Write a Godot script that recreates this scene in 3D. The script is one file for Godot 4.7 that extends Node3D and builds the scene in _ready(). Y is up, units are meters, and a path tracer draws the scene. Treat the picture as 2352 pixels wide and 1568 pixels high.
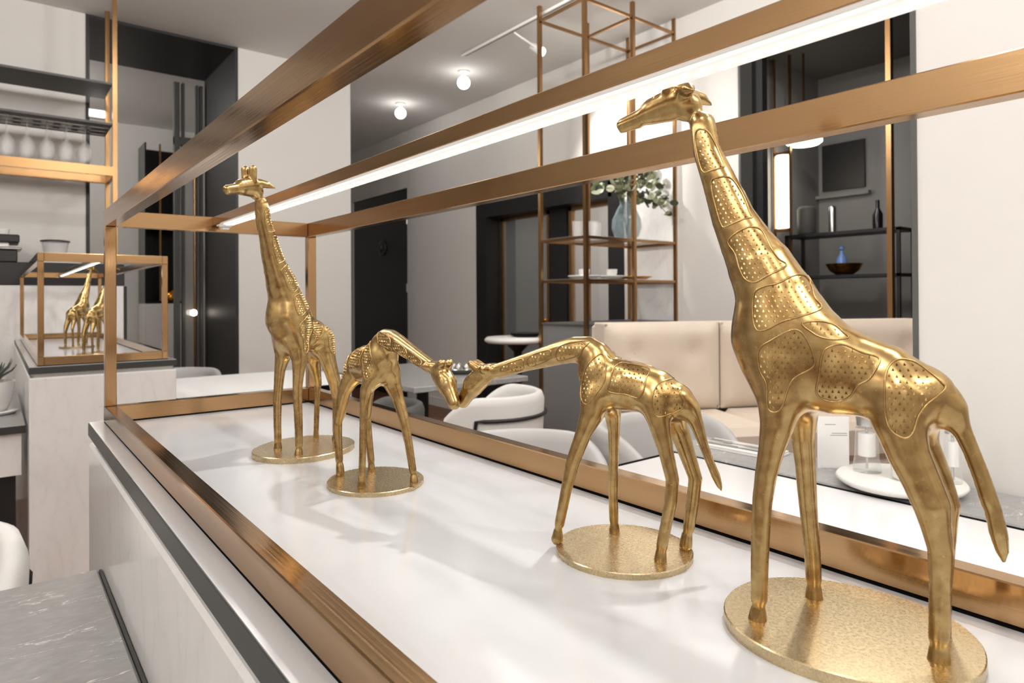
extends Node3D
# A restaurant: brass giraffes in an open brass display case on a white counter. Metres, y up; floor at 0.
const GROUND := 0.955          # counter top above the floor; coordinates below are counted from the counter top
const ROOF := 2.2              # ceiling above the counter top
var mat := {}
var taken := {}
var org := Vector3.ZERO
var rng := RandomNumberGenerator.new()

const TALL_CHAINS := [
	["neck", 0.86, 0.0060, [[0.0953, 0.3548, 0.0000, 0.0095], [0.0917, 0.3331, 0.0000, 0.0100], [0.0834, 0.3116, 0.0000, 0.0121], [0.0731, 0.2829, 0.0000, 0.0153], [0.0641, 0.2644, 0.0000, 0.0183], [0.0541, 0.2460, 0.0000, 0.0226], [0.0457, 0.2281, 0.0000, 0.0253], [0.0392, 0.2035, 0.0000, 0.0315]]],
	["torso", 0.72, 0.0140, [[0.0398, 0.1953, 0.0000, 0.0313], [0.0307, 0.1841, 0.0000, 0.0329], [0.0067, 0.1762, 0.0000, 0.0300], [-0.0207, 0.1702, 0.0000, 0.0246], [-0.0400, 0.1641, 0.0000, 0.0190], [-0.0497, 0.1586, 0.0000, 0.0135]]],
	["head", 0.80, 0.0040, [[0.1065, 0.3701, 0.0000, 0.0111], [0.1120, 0.3751, 0.0000, 0.0122], [0.1208, 0.3746, 0.0000, 0.0118], [0.1350, 0.3720, 0.0000, 0.0099]]],
	["muzzle", 0.95, 0.0030, [[0.1372, 0.3693, 0.0000, 0.0075], [0.1447, 0.3681, 0.0000, 0.0067], [0.1600, 0.3648, 0.0000, 0.0054]]],
	["jaw", 0.80, 0.0030, [[0.1184, 0.3660, 0.0000, 0.0048], [0.1317, 0.3664, 0.0000, 0.0045]]],
	["tail", 0.80, 0.0080, [[-0.0497, 0.1618, 0.0000, 0.0109], [-0.0579, 0.1552, 0.0000, 0.0074], [-0.0634, 0.1435, 0.0000, 0.0053], [-0.0682, 0.1309, 0.0000, 0.0047], [-0.0726, 0.1174, 0.0000, 0.0048], [-0.0771, 0.1011, 0.0000, 0.0050], [-0.0784, 0.0974, 0.0000, 0.0047], [-0.0810, 0.0837, 0.0000, 0.0049], [-0.0826, 0.0738, 0.0000, 0.0036], [-0.0833, 0.0678, 0.0000, 0.0015]]],
	["fnear", 0.95, 0.0120, [[0.0408, 0.1751, -0.0090, 0.0207], [0.0382, 0.1556, -0.0160, 0.0153], [0.0398, 0.1389, -0.0190, 0.0110], [0.0434, 0.1218, -0.0200, 0.0084], [0.0469, 0.1046, -0.0210, 0.0071], [0.0489, 0.0876, -0.0220, 0.0066], [0.0497, 0.0715, -0.0235, 0.0062], [0.0504, 0.0462, -0.0250, 0.0059], [0.0508, 0.0215, -0.0260, 0.0055], [0.0510, 0.0179, -0.0260, 0.0034], [0.0514, 0.0133, -0.0260, 0.0053], [0.0519, 0.0057, -0.0260, 0.0066]]],
	["ffar", 0.95, 0.0120, [[0.0316, 0.1621, 0.0100, 0.0176], [0.0309, 0.1399, 0.0170, 0.0107], [0.0309, 0.1238, 0.0210, 0.0081], [0.0300, 0.1029, 0.0240, 0.0070], [0.0292, 0.0783, 0.0270, 0.0064], [0.0280, 0.0607, 0.0280, 0.0059], [0.0266, 0.0379, 0.0290, 0.0057], [0.0259, 0.0204, 0.0290, 0.0055], [0.0255, 0.0179, 0.0290, 0.0037], [0.0257, 0.0136, 0.0290, 0.0054], [0.0258, 0.0050, 0.0290, 0.0066]]],
	["hnear", 0.95, 0.0120, [[-0.0323, 0.1615, -0.0090, 0.0178], [-0.0312, 0.1455, -0.0140, 0.0145], [-0.0360, 0.1289, -0.0160, 0.0121], [-0.0425, 0.1138, -0.0170, 0.0109], [-0.0479, 0.0998, -0.0180, 0.0103], [-0.0502, 0.0861, -0.0185, 0.0081], [-0.0523, 0.0744, -0.0190, 0.0070], [-0.0520, 0.0574, -0.0190, 0.0060], [-0.0514, 0.0310, -0.0190, 0.0058], [-0.0510, 0.0206, -0.0190, 0.0057], [-0.0513, 0.0176, -0.0190, 0.0038], [-0.0511, 0.0131, -0.0190, 0.0057], [-0.0508, 0.0059, -0.0190, 0.0066]]],
	["hfar", 0.90, 0.0100, [[-0.0358, 0.1539, 0.0100, 0.0162], [-0.0400, 0.1300, 0.0140, 0.0119], [-0.0498, 0.1104, 0.0160, 0.0084], [-0.0566, 0.0921, 0.0170, 0.0062], [-0.0562, 0.0835, 0.0180, 0.0053], [-0.0559, 0.0714, 0.0180, 0.0046], [-0.0538, 0.0447, 0.0180, 0.0045], [-0.0527, 0.0192, 0.0180, 0.0045], [-0.0523, 0.0039, 0.0180, 0.0047]]],
]
const TALL_SPOTS := [
	[0.0976, 0.3483, 0.0927, 0.3494, 0.0878, 0.3456, 0.0818, 0.3320, 0.0777, 0.3219, 0.0783, 0.3196, 0.0856, 0.3180, 0.0917, 0.3175, 0.0953, 0.3240, 0.0983, 0.3391],
	[0.0856, 0.3104, 0.0802, 0.3123, 0.0731, 0.3115, 0.0662, 0.3013, 0.0594, 0.2854, 0.0578, 0.2818, 0.0617, 0.2809, 0.0745, 0.2759, 0.0781, 0.2773, 0.0816, 0.2872, 0.0851, 0.3007],
	[0.0732, 0.2649, 0.0656, 0.2716, 0.0576, 0.2748, 0.0509, 0.2718, 0.0444, 0.2600, 0.0391, 0.2518, 0.0343, 0.2465, 0.0457, 0.2395, 0.0534, 0.2356, 0.0602, 0.2381, 0.0646, 0.2458, 0.0680, 0.2564],
	[0.0536, 0.2281, 0.0470, 0.2326, 0.0384, 0.2347, 0.0289, 0.2401, 0.0237, 0.2394, 0.0197, 0.2322, 0.0167, 0.2245, 0.0128, 0.2180, 0.0209, 0.2136, 0.0343, 0.2090, 0.0451, 0.2032, 0.0516, 0.2042, 0.0543, 0.2155],
	[0.0226, 0.2080, 0.0135, 0.2095, 0.0056, 0.2072, -0.0002, 0.2020, -0.0031, 0.1991, 0.0037, 0.1976, 0.0116, 0.1990, 0.0175, 0.2026],
	[0.0495, 0.1895, 0.0409, 0.1966, 0.0303, 0.2030, 0.0241, 0.2031, 0.0191, 0.1962, 0.0154, 0.1844, 0.0172, 0.1789, 0.0264, 0.1729, 0.0306, 0.1660, 0.0338, 0.1546, 0.0380, 0.1493, 0.0434, 0.1516, 0.0443, 0.1672, 0.0486, 0.1760],
	[0.0110, 0.1879, 0.0071, 0.1929, -0.0007, 0.1946, -0.0110, 0.1899, -0.0197, 0.1872, -0.0206, 0.1831, -0.0155, 0.1735, -0.0090, 0.1689, -0.0042, 0.1612, 0.0035, 0.1574, 0.0113, 0.1583, 0.0152, 0.1629, 0.0131, 0.1738],
	[-0.0248, 0.1779, -0.0279, 0.1843, -0.0324, 0.1863, -0.0393, 0.1848, -0.0470, 0.1792, -0.0536, 0.1727, -0.0548, 0.1689, -0.0460, 0.1602, -0.0417, 0.1528, -0.0390, 0.1434, -0.0346, 0.1401, -0.0276, 0.1442, -0.0246, 0.1532, -0.0242, 0.1665],
]
const GRAZING_CHAINS := [
	["neck", 0.90, 0.0040, [[0.1345, 0.1535, 0.0000, 0.0078], [0.1059, 0.1625, 0.0000, 0.0085], [0.0671, 0.1738, 0.0000, 0.0111], [0.0504, 0.1778, 0.0000, 0.0119], [0.0378, 0.1779, 0.0000, 0.0124], [0.0299, 0.1728, 0.0000, 0.0136], [0.0256, 0.1625, 0.0000, 0.0170]]],
	["torso", 0.92, 0.0100, [[0.0265, 0.1560, 0.0000, 0.0197], [0.0222, 0.1465, 0.0000, 0.0202], [0.0001, 0.1476, 0.0000, 0.0225], [-0.0260, 0.1434, 0.0000, 0.0198], [-0.0417, 0.1384, 0.0000, 0.0152], [-0.0493, 0.1329, 0.0000, 0.0113]]],
	["head", 0.88, 0.0040, [[0.1427, 0.1525, 0.0000, 0.0072], [0.1541, 0.1471, 0.0000, 0.0107], [0.1653, 0.1380, 0.0000, 0.0113]]],
	["muzzle", 0.90, 0.0030, [[0.1671, 0.1345, 0.0000, 0.0094], [0.1740, 0.1266, 0.0000, 0.0080], [0.1790, 0.1194, 0.0000, 0.0070]]],
	["tail", 0.85, 0.0060, [[-0.0493, 0.1359, 0.0000, 0.0106], [-0.0569, 0.1305, 0.0000, 0.0075], [-0.0620, 0.1175, 0.0000, 0.0057], [-0.0664, 0.1038, 0.0000, 0.0042], [-0.0721, 0.0889, 0.0000, 0.0037], [-0.0771, 0.0771, 0.0000, 0.0038], [-0.0800, 0.0694, 0.0000, 0.0026], [-0.0819, 0.0653, 0.0000, 0.0010]]],
	["fnear", 0.95, 0.0080, [[0.0266, 0.1363, -0.0100, 0.0144], [0.0280, 0.1224, -0.0140, 0.0108], [0.0340, 0.1059, -0.0180, 0.0075], [0.0438, 0.0792, -0.0210, 0.0062], [0.0500, 0.0518, -0.0230, 0.0051], [0.0558, 0.0219, -0.0250, 0.0046], [0.0566, 0.0190, -0.0250, 0.0029], [0.0573, 0.0152, -0.0250, 0.0043], [0.0581, 0.0082, -0.0250, 0.0056]]],
	["ffar", 0.95, 0.0080, [[0.0248, 0.1321, 0.0100, 0.0131], [0.0211, 0.1182, 0.0170, 0.0079], [0.0212, 0.1012, 0.0200, 0.0056], [0.0224, 0.0775, 0.0220, 0.0048], [0.0242, 0.0435, 0.0240, 0.0045], [0.0239, 0.0166, 0.0250, 0.0045], [0.0236, 0.0144, 0.0250, 0.0028], [0.0234, 0.0117, 0.0250, 0.0043], [0.0234, 0.0064, 0.0250, 0.0053]]],
	["hnear", 0.95, 0.0080, [[-0.0290, 0.1356, -0.0090, 0.0144], [-0.0340, 0.1187, -0.0140, 0.0093], [-0.0398, 0.0973, -0.0160, 0.0064], [-0.0457, 0.0739, -0.0170, 0.0056], [-0.0444, 0.0555, -0.0180, 0.0052], [-0.0398, 0.0341, -0.0180, 0.0049], [-0.0365, 0.0172, -0.0180, 0.0049], [-0.0362, 0.0146, -0.0180, 0.0030], [-0.0357, 0.0119, -0.0180, 0.0046], [-0.0352, 0.0058, -0.0180, 0.0055]]],
	["hfar", 0.95, 0.0080, [[-0.0369, 0.1243, 0.0100, 0.0116], [-0.0412, 0.1097, 0.0160, 0.0087], [-0.0491, 0.0853, 0.0180, 0.0070], [-0.0548, 0.0680, 0.0190, 0.0059], [-0.0522, 0.0480, 0.0200, 0.0056], [-0.0482, 0.0225, 0.0200, 0.0051], [-0.0473, 0.0196, 0.0200, 0.0033], [-0.0466, 0.0160, 0.0200, 0.0050], [-0.0456, 0.0073, 0.0200, 0.0059]]],
]
const GRAZING_SPOTS := [
	[0.1280, 0.1581, 0.1178, 0.1629, 0.1038, 0.1669, 0.1028, 0.1610, 0.1058, 0.1557, 0.1260, 0.1521],
	[0.0977, 0.1674, 0.0889, 0.1728, 0.0737, 0.1767, 0.0718, 0.1726, 0.0738, 0.1676, 0.0929, 0.1600, 0.0977, 0.1614],
	[0.0661, 0.1730, 0.0633, 0.1797, 0.0523, 0.1842, 0.0336, 0.1863, 0.0381, 0.1790, 0.0417, 0.1732, 0.0616, 0.1670, 0.0656, 0.1681],
	[0.0367, 0.1511, 0.0305, 0.1657, 0.0219, 0.1747, 0.0169, 0.1733, 0.0139, 0.1618, 0.0145, 0.1509, 0.0256, 0.1345, 0.0308, 0.1318, 0.0359, 0.1369],
	[0.0156, 0.1766, 0.0097, 0.1768, 0.0023, 0.1720, 0.0089, 0.1706, 0.0140, 0.1731],
	[0.0069, 0.1639, 0.0028, 0.1680, -0.0053, 0.1676, -0.0220, 0.1639, -0.0227, 0.1564, -0.0219, 0.1459, -0.0163, 0.1402, -0.0052, 0.1425, 0.0095, 0.1437, 0.0087, 0.1515],
	[-0.0313, 0.1475, -0.0352, 0.1538, -0.0429, 0.1560, -0.0511, 0.1533, -0.0503, 0.1459, -0.0539, 0.1388, -0.0524, 0.1328, -0.0442, 0.1285, -0.0350, 0.1262, -0.0305, 0.1340],
]

# ---------- mesh building ----------
class Shape:
	var v := PackedVector3Array()
	var n := PackedVector3Array()
	var t := PackedVector2Array()
	var f := PackedInt32Array()

	func tri(a: Vector3, b: Vector3, c: Vector3, na: Vector3, nb: Vector3, nc: Vector3, ua := Vector2.ZERO, ub := Vector2.ZERO, uc := Vector2.ZERO) -> void:
		var k := v.size()
		v.append(a); n.append(na); t.append(ua)
		if (b - a).cross(c - a).dot(na + nb + nc) > 0.0:
			v.append(c); n.append(nc); t.append(uc)
			v.append(b); n.append(nb); t.append(ub)
		else:
			v.append(b); n.append(nb); t.append(ub)
			v.append(c); n.append(nc); t.append(uc)
		f.append(k); f.append(k + 1); f.append(k + 2)

	func quad(a: Vector3, b: Vector3, c: Vector3, d: Vector3, nn: Vector3, u := 0.0) -> void:
		# u along the longer side, in metres
		var w := (b - a).length()
		var h := (d - a).length()
		var q := [Vector2(0, 0), Vector2(w, 0), Vector2(w, h), Vector2(0, h)]
		if h > w:
			q = [Vector2(0, 0), Vector2(0, w), Vector2(h, w), Vector2(h, 0)]
		for k in 4:
			q[k] += Vector2(u, u * 0.37)
		tri(a, b, c, nn, nn, nn, q[0], q[1], q[2])
		tri(a, c, d, nn, nn, nn, q[0], q[2], q[3])

	func box(lo: Vector3, hi: Vector3, b := 0.0) -> void:
		for ax in 3:
			var p := (ax + 1) % 3
			var r := (ax + 2) % 3
			for s in 2:
				var nn := Vector3.ZERO
				nn[ax] = 1.0 if s else -1.0
				var c := []
				for k in [[0, 0], [1, 0], [1, 1], [0, 1]]:
					var w := Vector3.ZERO
					w[ax] = hi[ax] if s else lo[ax]
					w[p] = hi[p] - b if k[0] else lo[p] + b
					w[r] = hi[r] - b if k[1] else lo[r] + b
					c.append(w)
				quad(c[0], c[1], c[2], c[3], nn, lo.x + lo.z + ax * 0.31)
			if b > 0.0:
				for s in 2:
					for e in 2:
						var nn := Vector3.ZERO
						nn[p] = 1.0 if s else -1.0
						nn[r] = 1.0 if e else -1.0
						nn = nn.normalized()
						var c := []
						for k in [[0, 0], [1, 0], [1, 1], [0, 1]]:
							var w := Vector3.ZERO
							w[ax] = hi[ax] - b if k[0] else lo[ax] + b
							w[p] = (hi[p] if s else lo[p]) - ((b if s else -b) if k[1] else 0.0)
							w[r] = (hi[r] if e else lo[r]) - ((b if e else -b) if not k[1] else 0.0)
							c.append(w)
						quad(c[0], c[1], c[2], c[3], nn)
		if b > 0.0:
			for k in 8:
				var g := Vector3(1 if k & 1 else -1, 1 if k & 2 else -1, 1 if k & 4 else -1)
				var w := Vector3(hi.x if k & 1 else lo.x, hi.y if k & 2 else lo.y, hi.z if k & 4 else lo.z)
				var nn := g.normalized()
				tri(w - Vector3(0, g.y, g.z) * b, w - Vector3(g.x, 0, g.z) * b, w - Vector3(g.x, g.y, 0) * b, nn, nn, nn)

	func tube(p: Array, r: Array, sides := 12, caps := true, flat := 1.0) -> void:
		# a round tube through the points p with radii r; flat squeezes it across
		var rings := []
		var norms := []
		var side := Vector3.ZERO
		var long := 0.0
		var along := []
		for i in p.size():
			var d: Vector3 = (p[mini(i + 1, p.size() - 1)] - p[maxi(i - 1, 0)]).normalized()
			if i == 0:
				side = d.cross(Vector3.UP if absf(d.y) < 0.9 else Vector3.RIGHT).normalized()
			else:
				side = (side - d * side.dot(d)).normalized()
				long += (p[i] - p[i - 1]).length()
			along.append(long)
			var up := d.cross(side)
			var ring := []
			var nr := []
			for k in sides:
				var a := TAU * k / sides
				ring.append(p[i] + (side * cos(a) + up * sin(a) * flat) * r[i])
				nr.append((side * cos(a) + up * sin(a) / flat).normalized())
			rings.append(ring)
			norms.append(nr)
		for i in p.size() - 1:
			for k in sides:
				var l := (k + 1) % sides
				var u0 := Vector2(along[i], float(k) / sides)
				var u1 := Vector2(along[i + 1], float(k + 1) / sides)
				tri(rings[i][k], rings[i][l], rings[i + 1][l], norms[i][k], norms[i][l], norms[i + 1][l], u0, Vector2(u0.x, u1.y), u1)
				tri(rings[i][k], rings[i + 1][l], rings[i + 1][k], norms[i][k], norms[i + 1][l], norms[i + 1][k], u0, u1, Vector2(u1.x, u0.y))
		if caps:
			for e in 2:
				var i := 0 if e == 0 else p.size() - 1
				var nn: Vector3 = (p[0] - p[1]).normalized() if e == 0 else (p[i] - p[i - 1]).normalized()
				for k in sides:
					tri(p[i], rings[i][k], rings[i][(k + 1) % sides], nn, nn, nn)

	func lathe(c: Vector3, prof: Array, sides := 24, sx := 1.0, sz := 1.0) -> void:
		# prof: [radius, height] pairs; repeat a pair for a sharp edge
		var m := prof.size()
		for i in m - 1:
			var a: Array = prof[i]
			var b: Array = prof[i + 1]
			var d := Vector2(b[0] - a[0], b[1] - a[1])
			if d.length() < 1e-7:
				continue
			var na := Vector2(d.y, -d.x).normalized()
			var ns := [na, na]
			for e in 2:
				var j := i - 1 if e == 0 else i + 1
				if j >= 0 and j < m - 1:
					var g := Vector2(prof[j + 1][0] - prof[j][0], prof[j + 1][1] - prof[j][1])
					if g.length() > 1e-7:
						var o := Vector2(g.y, -g.x).normalized()
						if o.dot(na) > 0.3:
							ns[e] = (o + na).normalized()
			for k in sides:
				var q := []
				var w := []
				for e in [[0, 0], [0, 1], [1, 1], [1, 0]]:
					var h: float = TAU * (k + e[1]) / sides
					var rr: float = (a if e[0] == 0 else b)[0]
					var yy: float = (a if e[0] == 0 else b)[1]
					q.append(c + Vector3(cos(h) * rr * sx, yy, sin(h) * rr * sz))
					w.append(Vector3(cos(h) * ns[e[0]].x / sx, ns[e[0]].y, sin(h) * ns[e[0]].x / sz).normalized())
				tri(q[0], q[1], q[2], w[0], w[1], w[2])
				tri(q[0], q[2], q[3], w[0], w[2], w[3])

	func prism(poly: Array, y0: float, y1: float, b := 0.0) -> void:
		# an upright prism over the polygon (x, z), its top edge chamfered by b
		var m := poly.size()
		var mid := Vector2.ZERO
		for q in poly:
			mid += q / m
		var out := []
		for i in m:
			var d: Vector2 = (poly[(i + 1) % m] - poly[(i + m - 1) % m]).normalized()
			var o := Vector2(d.y, -d.x)
			if o.dot(poly[i] - mid) < 0.0:
				o = -o
			out.append(o)
		for i in m:
			var j := (i + 1) % m
			var a: Vector2 = poly[i]
			var c: Vector2 = poly[j]
			var na := Vector3(out[i].x, 0, out[i].y)
			var nc := Vector3(out[j].x, 0, out[j].y)
			var a0 := Vector3(a.x, y0, a.y)
			var c0 := Vector3(c.x, y0, c.y)
			var a1 := Vector3(a.x, y1 - b, a.y)
			var c1 := Vector3(c.x, y1 - b, c.y)
			tri(a0, c0, c1, na, nc, nc)
			tri(a0, c1, a1, na, nc, na)
			var a2 := Vector3(a.x, y1, a.y) - na * b
			var c2 := Vector3(c.x, y1, c.y) - nc * b
			if b > 0.0:
				var ua := (na + Vector3.UP).normalized()
				var uc := (nc + Vector3.UP).normalized()
				tri(a1, c1, c2, ua, uc, uc)
				tri(a1, c2, a2, ua, uc, ua)
			tri(Vector3(mid.x, y1, mid.y), a2, c2, Vector3.UP, Vector3.UP, Vector3.UP)
			tri(Vector3(mid.x, y0, mid.y), a0, c0, Vector3.DOWN, Vector3.DOWN, Vector3.DOWN)

	func mesh() -> ArrayMesh:
		var arr := []
		arr.resize(Mesh.ARRAY_MAX)
		arr[Mesh.ARRAY_VERTEX] = v
		arr[Mesh.ARRAY_NORMAL] = n
		arr[Mesh.ARRAY_TEX_UV] = t
		arr[Mesh.ARRAY_INDEX] = f
		var m := ArrayMesh.new()
		m.add_surface_from_arrays(Mesh.PRIMITIVE_TRIANGLES, arr)
		return m


func numbered(called: String) -> String:
	var k: int = taken.get(called, -1) + 1
	taken[called] = k
	return called if k == 0 else "%s_%03d" % [called, k]


func thing(called: String, label: String, category: String, at := Vector3.ZERO, turn := 0.0, group := "") -> Node3D:
	var o := Node3D.new()
	o.name = numbered(called)
	add_child(o)
	o.position = at + Vector3(0, GROUND, 0)
	o.rotation.y = turn
	o.set_meta("label", label)
	o.set_meta("category", category)
	if group:
		o.set_meta("group", group)
	return o


func part(called: String, s: Shape, m: Material, parent: Node, label := "") -> MeshInstance3D:
	var o := MeshInstance3D.new()
	o.name = called
	o.mesh = s.mesh()
	o.material_override = m
	parent.add_child(o, true)
	if label:
		o.set_meta("label", label)
	return o


func pbox(called: String, lo: Vector3, hi: Vector3, m: Material, parent: Node, b := 0.0, label := "") -> MeshInstance3D:
	var s := Shape.new()
	s.box(lo, hi, b)
	return part(called, s, m, parent, label)


func single(called: String, s: Shape, m: Material, label: String, category: String, at := Vector3.ZERO, turn := 0.0, group := "") -> MeshInstance3D:
	var o := MeshInstance3D.new()
	o.name = numbered(called)
	o.mesh = s.mesh()
	o.material_override = m
	add_child(o)
	o.position = at + Vector3(0, GROUND, 0)
	o.rotation.y = turn
	o.set_meta("label", label)
	o.set_meta("category", category)
	if group:
		o.set_meta("group", group)
	return o


func setting(called: String, boxes: Array, m: Material, b := 0.0) -> MeshInstance3D:
	# a piece of the room, from boxes [lo, hi] counted from the counter top
	var s := Shape.new()
	for q in boxes:
		s.box(q[0] + Vector3(0, GROUND, 0), q[1] + Vector3(0, GROUND, 0), b)
	var o := MeshInstance3D.new()
	o.name = called
	o.mesh = s.mesh()
	o.material_override = m
	o.set_meta("kind", "structure")
	add_child(o)
	return o


func copy(o: Node3D, label: String, at: Vector3, turn := 0.0) -> Node3D:
	var base := String(o.name)
	var c: Node3D = o.duplicate()
	c.name = numbered(base)
	add_child(c)
	c.position = at + Vector3(0, GROUND, 0)
	c.rotation.y = turn
	c.set_meta("label", label)
	return c


func V(x: float, y: float, z: float) -> Vector3:
	return Vector3(x, y, z)


# ---------- materials ----------
func plain(c: Color, rough := 0.6, metal := 0.0) -> StandardMaterial3D:
	var m := StandardMaterial3D.new()
	m.albedo_color = c
	m.roughness = rough
	m.metallic = metal
	return m


func noise_tex(freq: float, oct: int, kind: int, ramp: Array, w := 512, h := 512, seed_ := 1, fractal := 1) -> NoiseTexture2D:
	var fn := FastNoiseLite.new()
	fn.noise_type = kind
	fn.frequency = freq
	fn.seed = seed_
	fn.fractal_type = fractal
	fn.fractal_octaves = oct
	var t := NoiseTexture2D.new()
	t.width = w
	t.height = h
	t.seamless = true
	t.noise = fn
	if ramp:
		var g := Gradient.new()
		g.offsets = PackedFloat32Array(ramp.map(func(q): return q[0]))
		g.colors = PackedColorArray(ramp.map(func(q): return q[1]))
		t.color_ramp = g
	return t


func streak_image(w: int, h: int, lo: float, hi: float, seed_: int) -> ImageTexture:
	# fine lines along u, as brushing leaves them
	var r := RandomNumberGenerator.new()
	r.seed = seed_
	var im := Image.create(w, h, false, Image.FORMAT_RGB8)
	for y in h:
		var base := r.randf()
		var at := 0
		while at < w:
			var run := r.randi_range(w / 8, w / 2)
			var q := lerpf(lo, hi, clampf(base * 0.6 + r.randf() * 0.4, 0, 1))
			im.fill_rect(Rect2i(at, y, run, 1), Color(q, q, q))
			at += run
	return ImageTexture.create_from_image(im)


func vein_image(base: float, vein: float, seed_: int) -> ImageTexture:
	# stone of one tone with broken, wandering thin veins running mostly along x
	var a := FastNoiseLite.new()
	a.seed = seed_
	a.frequency = 0.011
	a.fractal_octaves = 5
	var b := FastNoiseLite.new()
	b.seed = seed_ + 1
	b.frequency = 0.012
	var im := Image.create(768, 768, false, Image.FORMAT_RGB8)
	for y in 768:
		for x in 768:
			var q := absf(a.get_noise_2d(x * 0.55 + y * 0.12, y * 1.5))
			var w := clampf(1.0 - q / 0.022, 0.0, 1.0) * clampf(b.get_noise_2d(x, y) * 3.0 + 0.35, 0.0, 1.0)
			var g := base + 0.035 * b.get_noise_2d(x * 5.0 + 300.0, y * 5.0) + 0.03 * a.get_noise_2d(x * 3.0, y * 3.0 + 500.0)
			g = lerpf(g, vein, w)
			im.set_pixel(x, y, Color(g, g, g * 0.995))
	return ImageTexture.create_from_image(im)


func grey(v: float) -> Color:
	return Color(v, v, v)


func make_materials() -> void:
	var m := plain(Color(0.705, 0.57, 0.415), 1.0, 1.0)          # satin bronze tube
	m.roughness_texture = streak_image(512, 256, 0.07, 0.22, 5)
	m.uv1_scale = Vector3(1.2, 14.0, 1)
	m.anisotropy_enabled = true
	m.anisotropy = -0.75
	m.heightmap_enabled = true
	m.heightmap_texture = streak_image(512, 256, 0.3, 0.7, 6)
	m.heightmap_scale = 0.0032
	mat.bronze = m
	mat.bronze_plain = plain(Color(0.67, 0.525, 0.365), 0.26, 1.0)
	m = plain(Color(1, 1, 1), 1.0, 1.0)                          # cast brass with a mottled patina
	m.albedo_texture = noise_tex(0.012, 6, FastNoiseLite.TYPE_SIMPLEX_SMOOTH, [[0.0, Color(0.55, 0.44, 0.28)], [0.45, Color(0.67, 0.56, 0.375)], [1.0, Color(0.77, 0.68, 0.48)]], 512, 512, 13)
	m.roughness_texture = noise_tex(0.03, 4, FastNoiseLite.TYPE_SIMPLEX_SMOOTH, [[0.0, grey(0.20)], [1.0, grey(0.31)]], 512, 512, 3)
	m.uv1_triplanar = true
	m.uv1_scale = Vector3.ONE * 12.0
	mat.brass = m
	m = plain(Color(1, 1, 1), 1.0, 1.0)                 # the plates under the giraffes, speckled
	m.albedo_texture = noise_tex(0.22, 3, FastNoiseLite.TYPE_SIMPLEX_SMOOTH, [[0.0, Color(0.74, 0.66, 0.51)], [0.5, Color(0.79, 0.715, 0.57)], [1.0, Color(0.84, 0.775, 0.64)]], 512, 512, 14)
	m.roughness_texture = noise_tex(0.09, 3, FastNoiseLite.TYPE_SIMPLEX_SMOOTH, [[0.0, grey(0.24)], [0.55, grey(0.28)], [1.0, grey(0.33)]], 512, 512, 4)
	m.uv1_triplanar = true
	m.uv1_scale = Vector3.ONE * 7.0
	mat.plate = m
	mat.white_gloss = plain(Color(0.72, 0.725, 0.735), 0.16)
	mat.white_table = plain(Color(0.87, 0.87, 0.875), 0.18)
	mat.white_matt = plain(Color(0.92, 0.92, 0.92), 0.65)
	mat.rim = plain(Color(0.07, 0.07, 0.07), 1.0)
	mat.rim.metallic_specular = 0.05
	mat.white_satin = plain(Color(0.90, 0.895, 0.885), 0.35)
	mat.core = plain(Color(0.20, 0.20, 0.195), 0.4)
	m = plain(Color(1, 1, 1), 0.14)                              # white stone panel with faint veins
	m.albedo_texture = noise_tex(0.012, 4, FastNoiseLite.TYPE_SIMPLEX, [[0.0, Color(0.91, 0.905, 0.90)], [0.55, Color(0.90, 0.895, 0.89)], [0.85, Color(0.885, 0.88, 0.875)], [1.0, Color(0.83, 0.825, 0.82)]], 1024, 1024, 21, FastNoiseLite.FRACTAL_RIDGED)
	m.uv1_triplanar = true
	m.uv1_world_triplanar = true
	m.uv1_scale = Vector3(0.9, 0.35, 0.9)
	mat.marble = m
	m = plain(Color(1, 1, 1), 0.30)                              # grey stone with thin white veins
	m.albedo_texture = vein_image(0.60, 0.92, 33)
	m.uv1_triplanar = true
	m.uv1_world_triplanar = true
	m.uv1_scale = Vector3(0.9, 0.9, 1.5)
	m.heightmap_enabled = true
	m.heightmap_texture = noise_tex(0.15, 3, FastNoiseLite.TYPE_SIMPLEX_SMOOTH, [], 512, 512, 44)
	m.heightmap_scale = 0.006
	mat.stone = m
	m = plain(Color(0.87, 0.86, 0.845), 0.9)                    # painted wall
	m.heightmap_enabled = true
	m.heightmap_texture = noise_tex(0.08, 4, FastNoiseLite.TYPE_SIMPLEX_SMOOTH, [], 512, 512, 51)
	m.heightmap_scale = 0.03
	m.uv1_triplanar = true
	m.uv1_world_triplanar = true
	mat.wall = m
	mat.ceiling = plain(Color(0.92, 0.915, 0.905), 0.95)
	mat.black = plain(Color(0.105, 0.105, 0.11), 0.45)
	mat.black_gloss = plain(Color(0.07, 0.07, 0.075), 0.22)
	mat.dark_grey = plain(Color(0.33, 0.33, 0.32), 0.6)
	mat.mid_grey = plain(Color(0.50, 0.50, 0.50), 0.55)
	mat.steel = plain(Color(0.78, 0.78, 0.77), 0.25, 1.0)
	mat.cloth = plain(Color(0.87, 0.865, 0.855), 0.9)
	mat.cloth.rim_enabled = true
	mat.cloth.rim = 0.3
	mat.grey_cloth = plain(Color(0.74, 0.735, 0.73), 0.9)
	mat.beige = plain(Color(0.86, 0.805, 0.745), 0.85)
	mat.beige.rim_enabled = true
	mat.beige.rim = 0.3
	mat.paper = plain(Color(0.93, 0.925, 0.915), 0.8)
	mat.ink = plain(Color(0.35, 0.35, 0.35), 0.8)
	mat.ceramic = plain(Color(0.92, 0.915, 0.905), 0.2)
	m = plain(Color(1, 1, 1), 0.5)                               # speckled white tray
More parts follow.
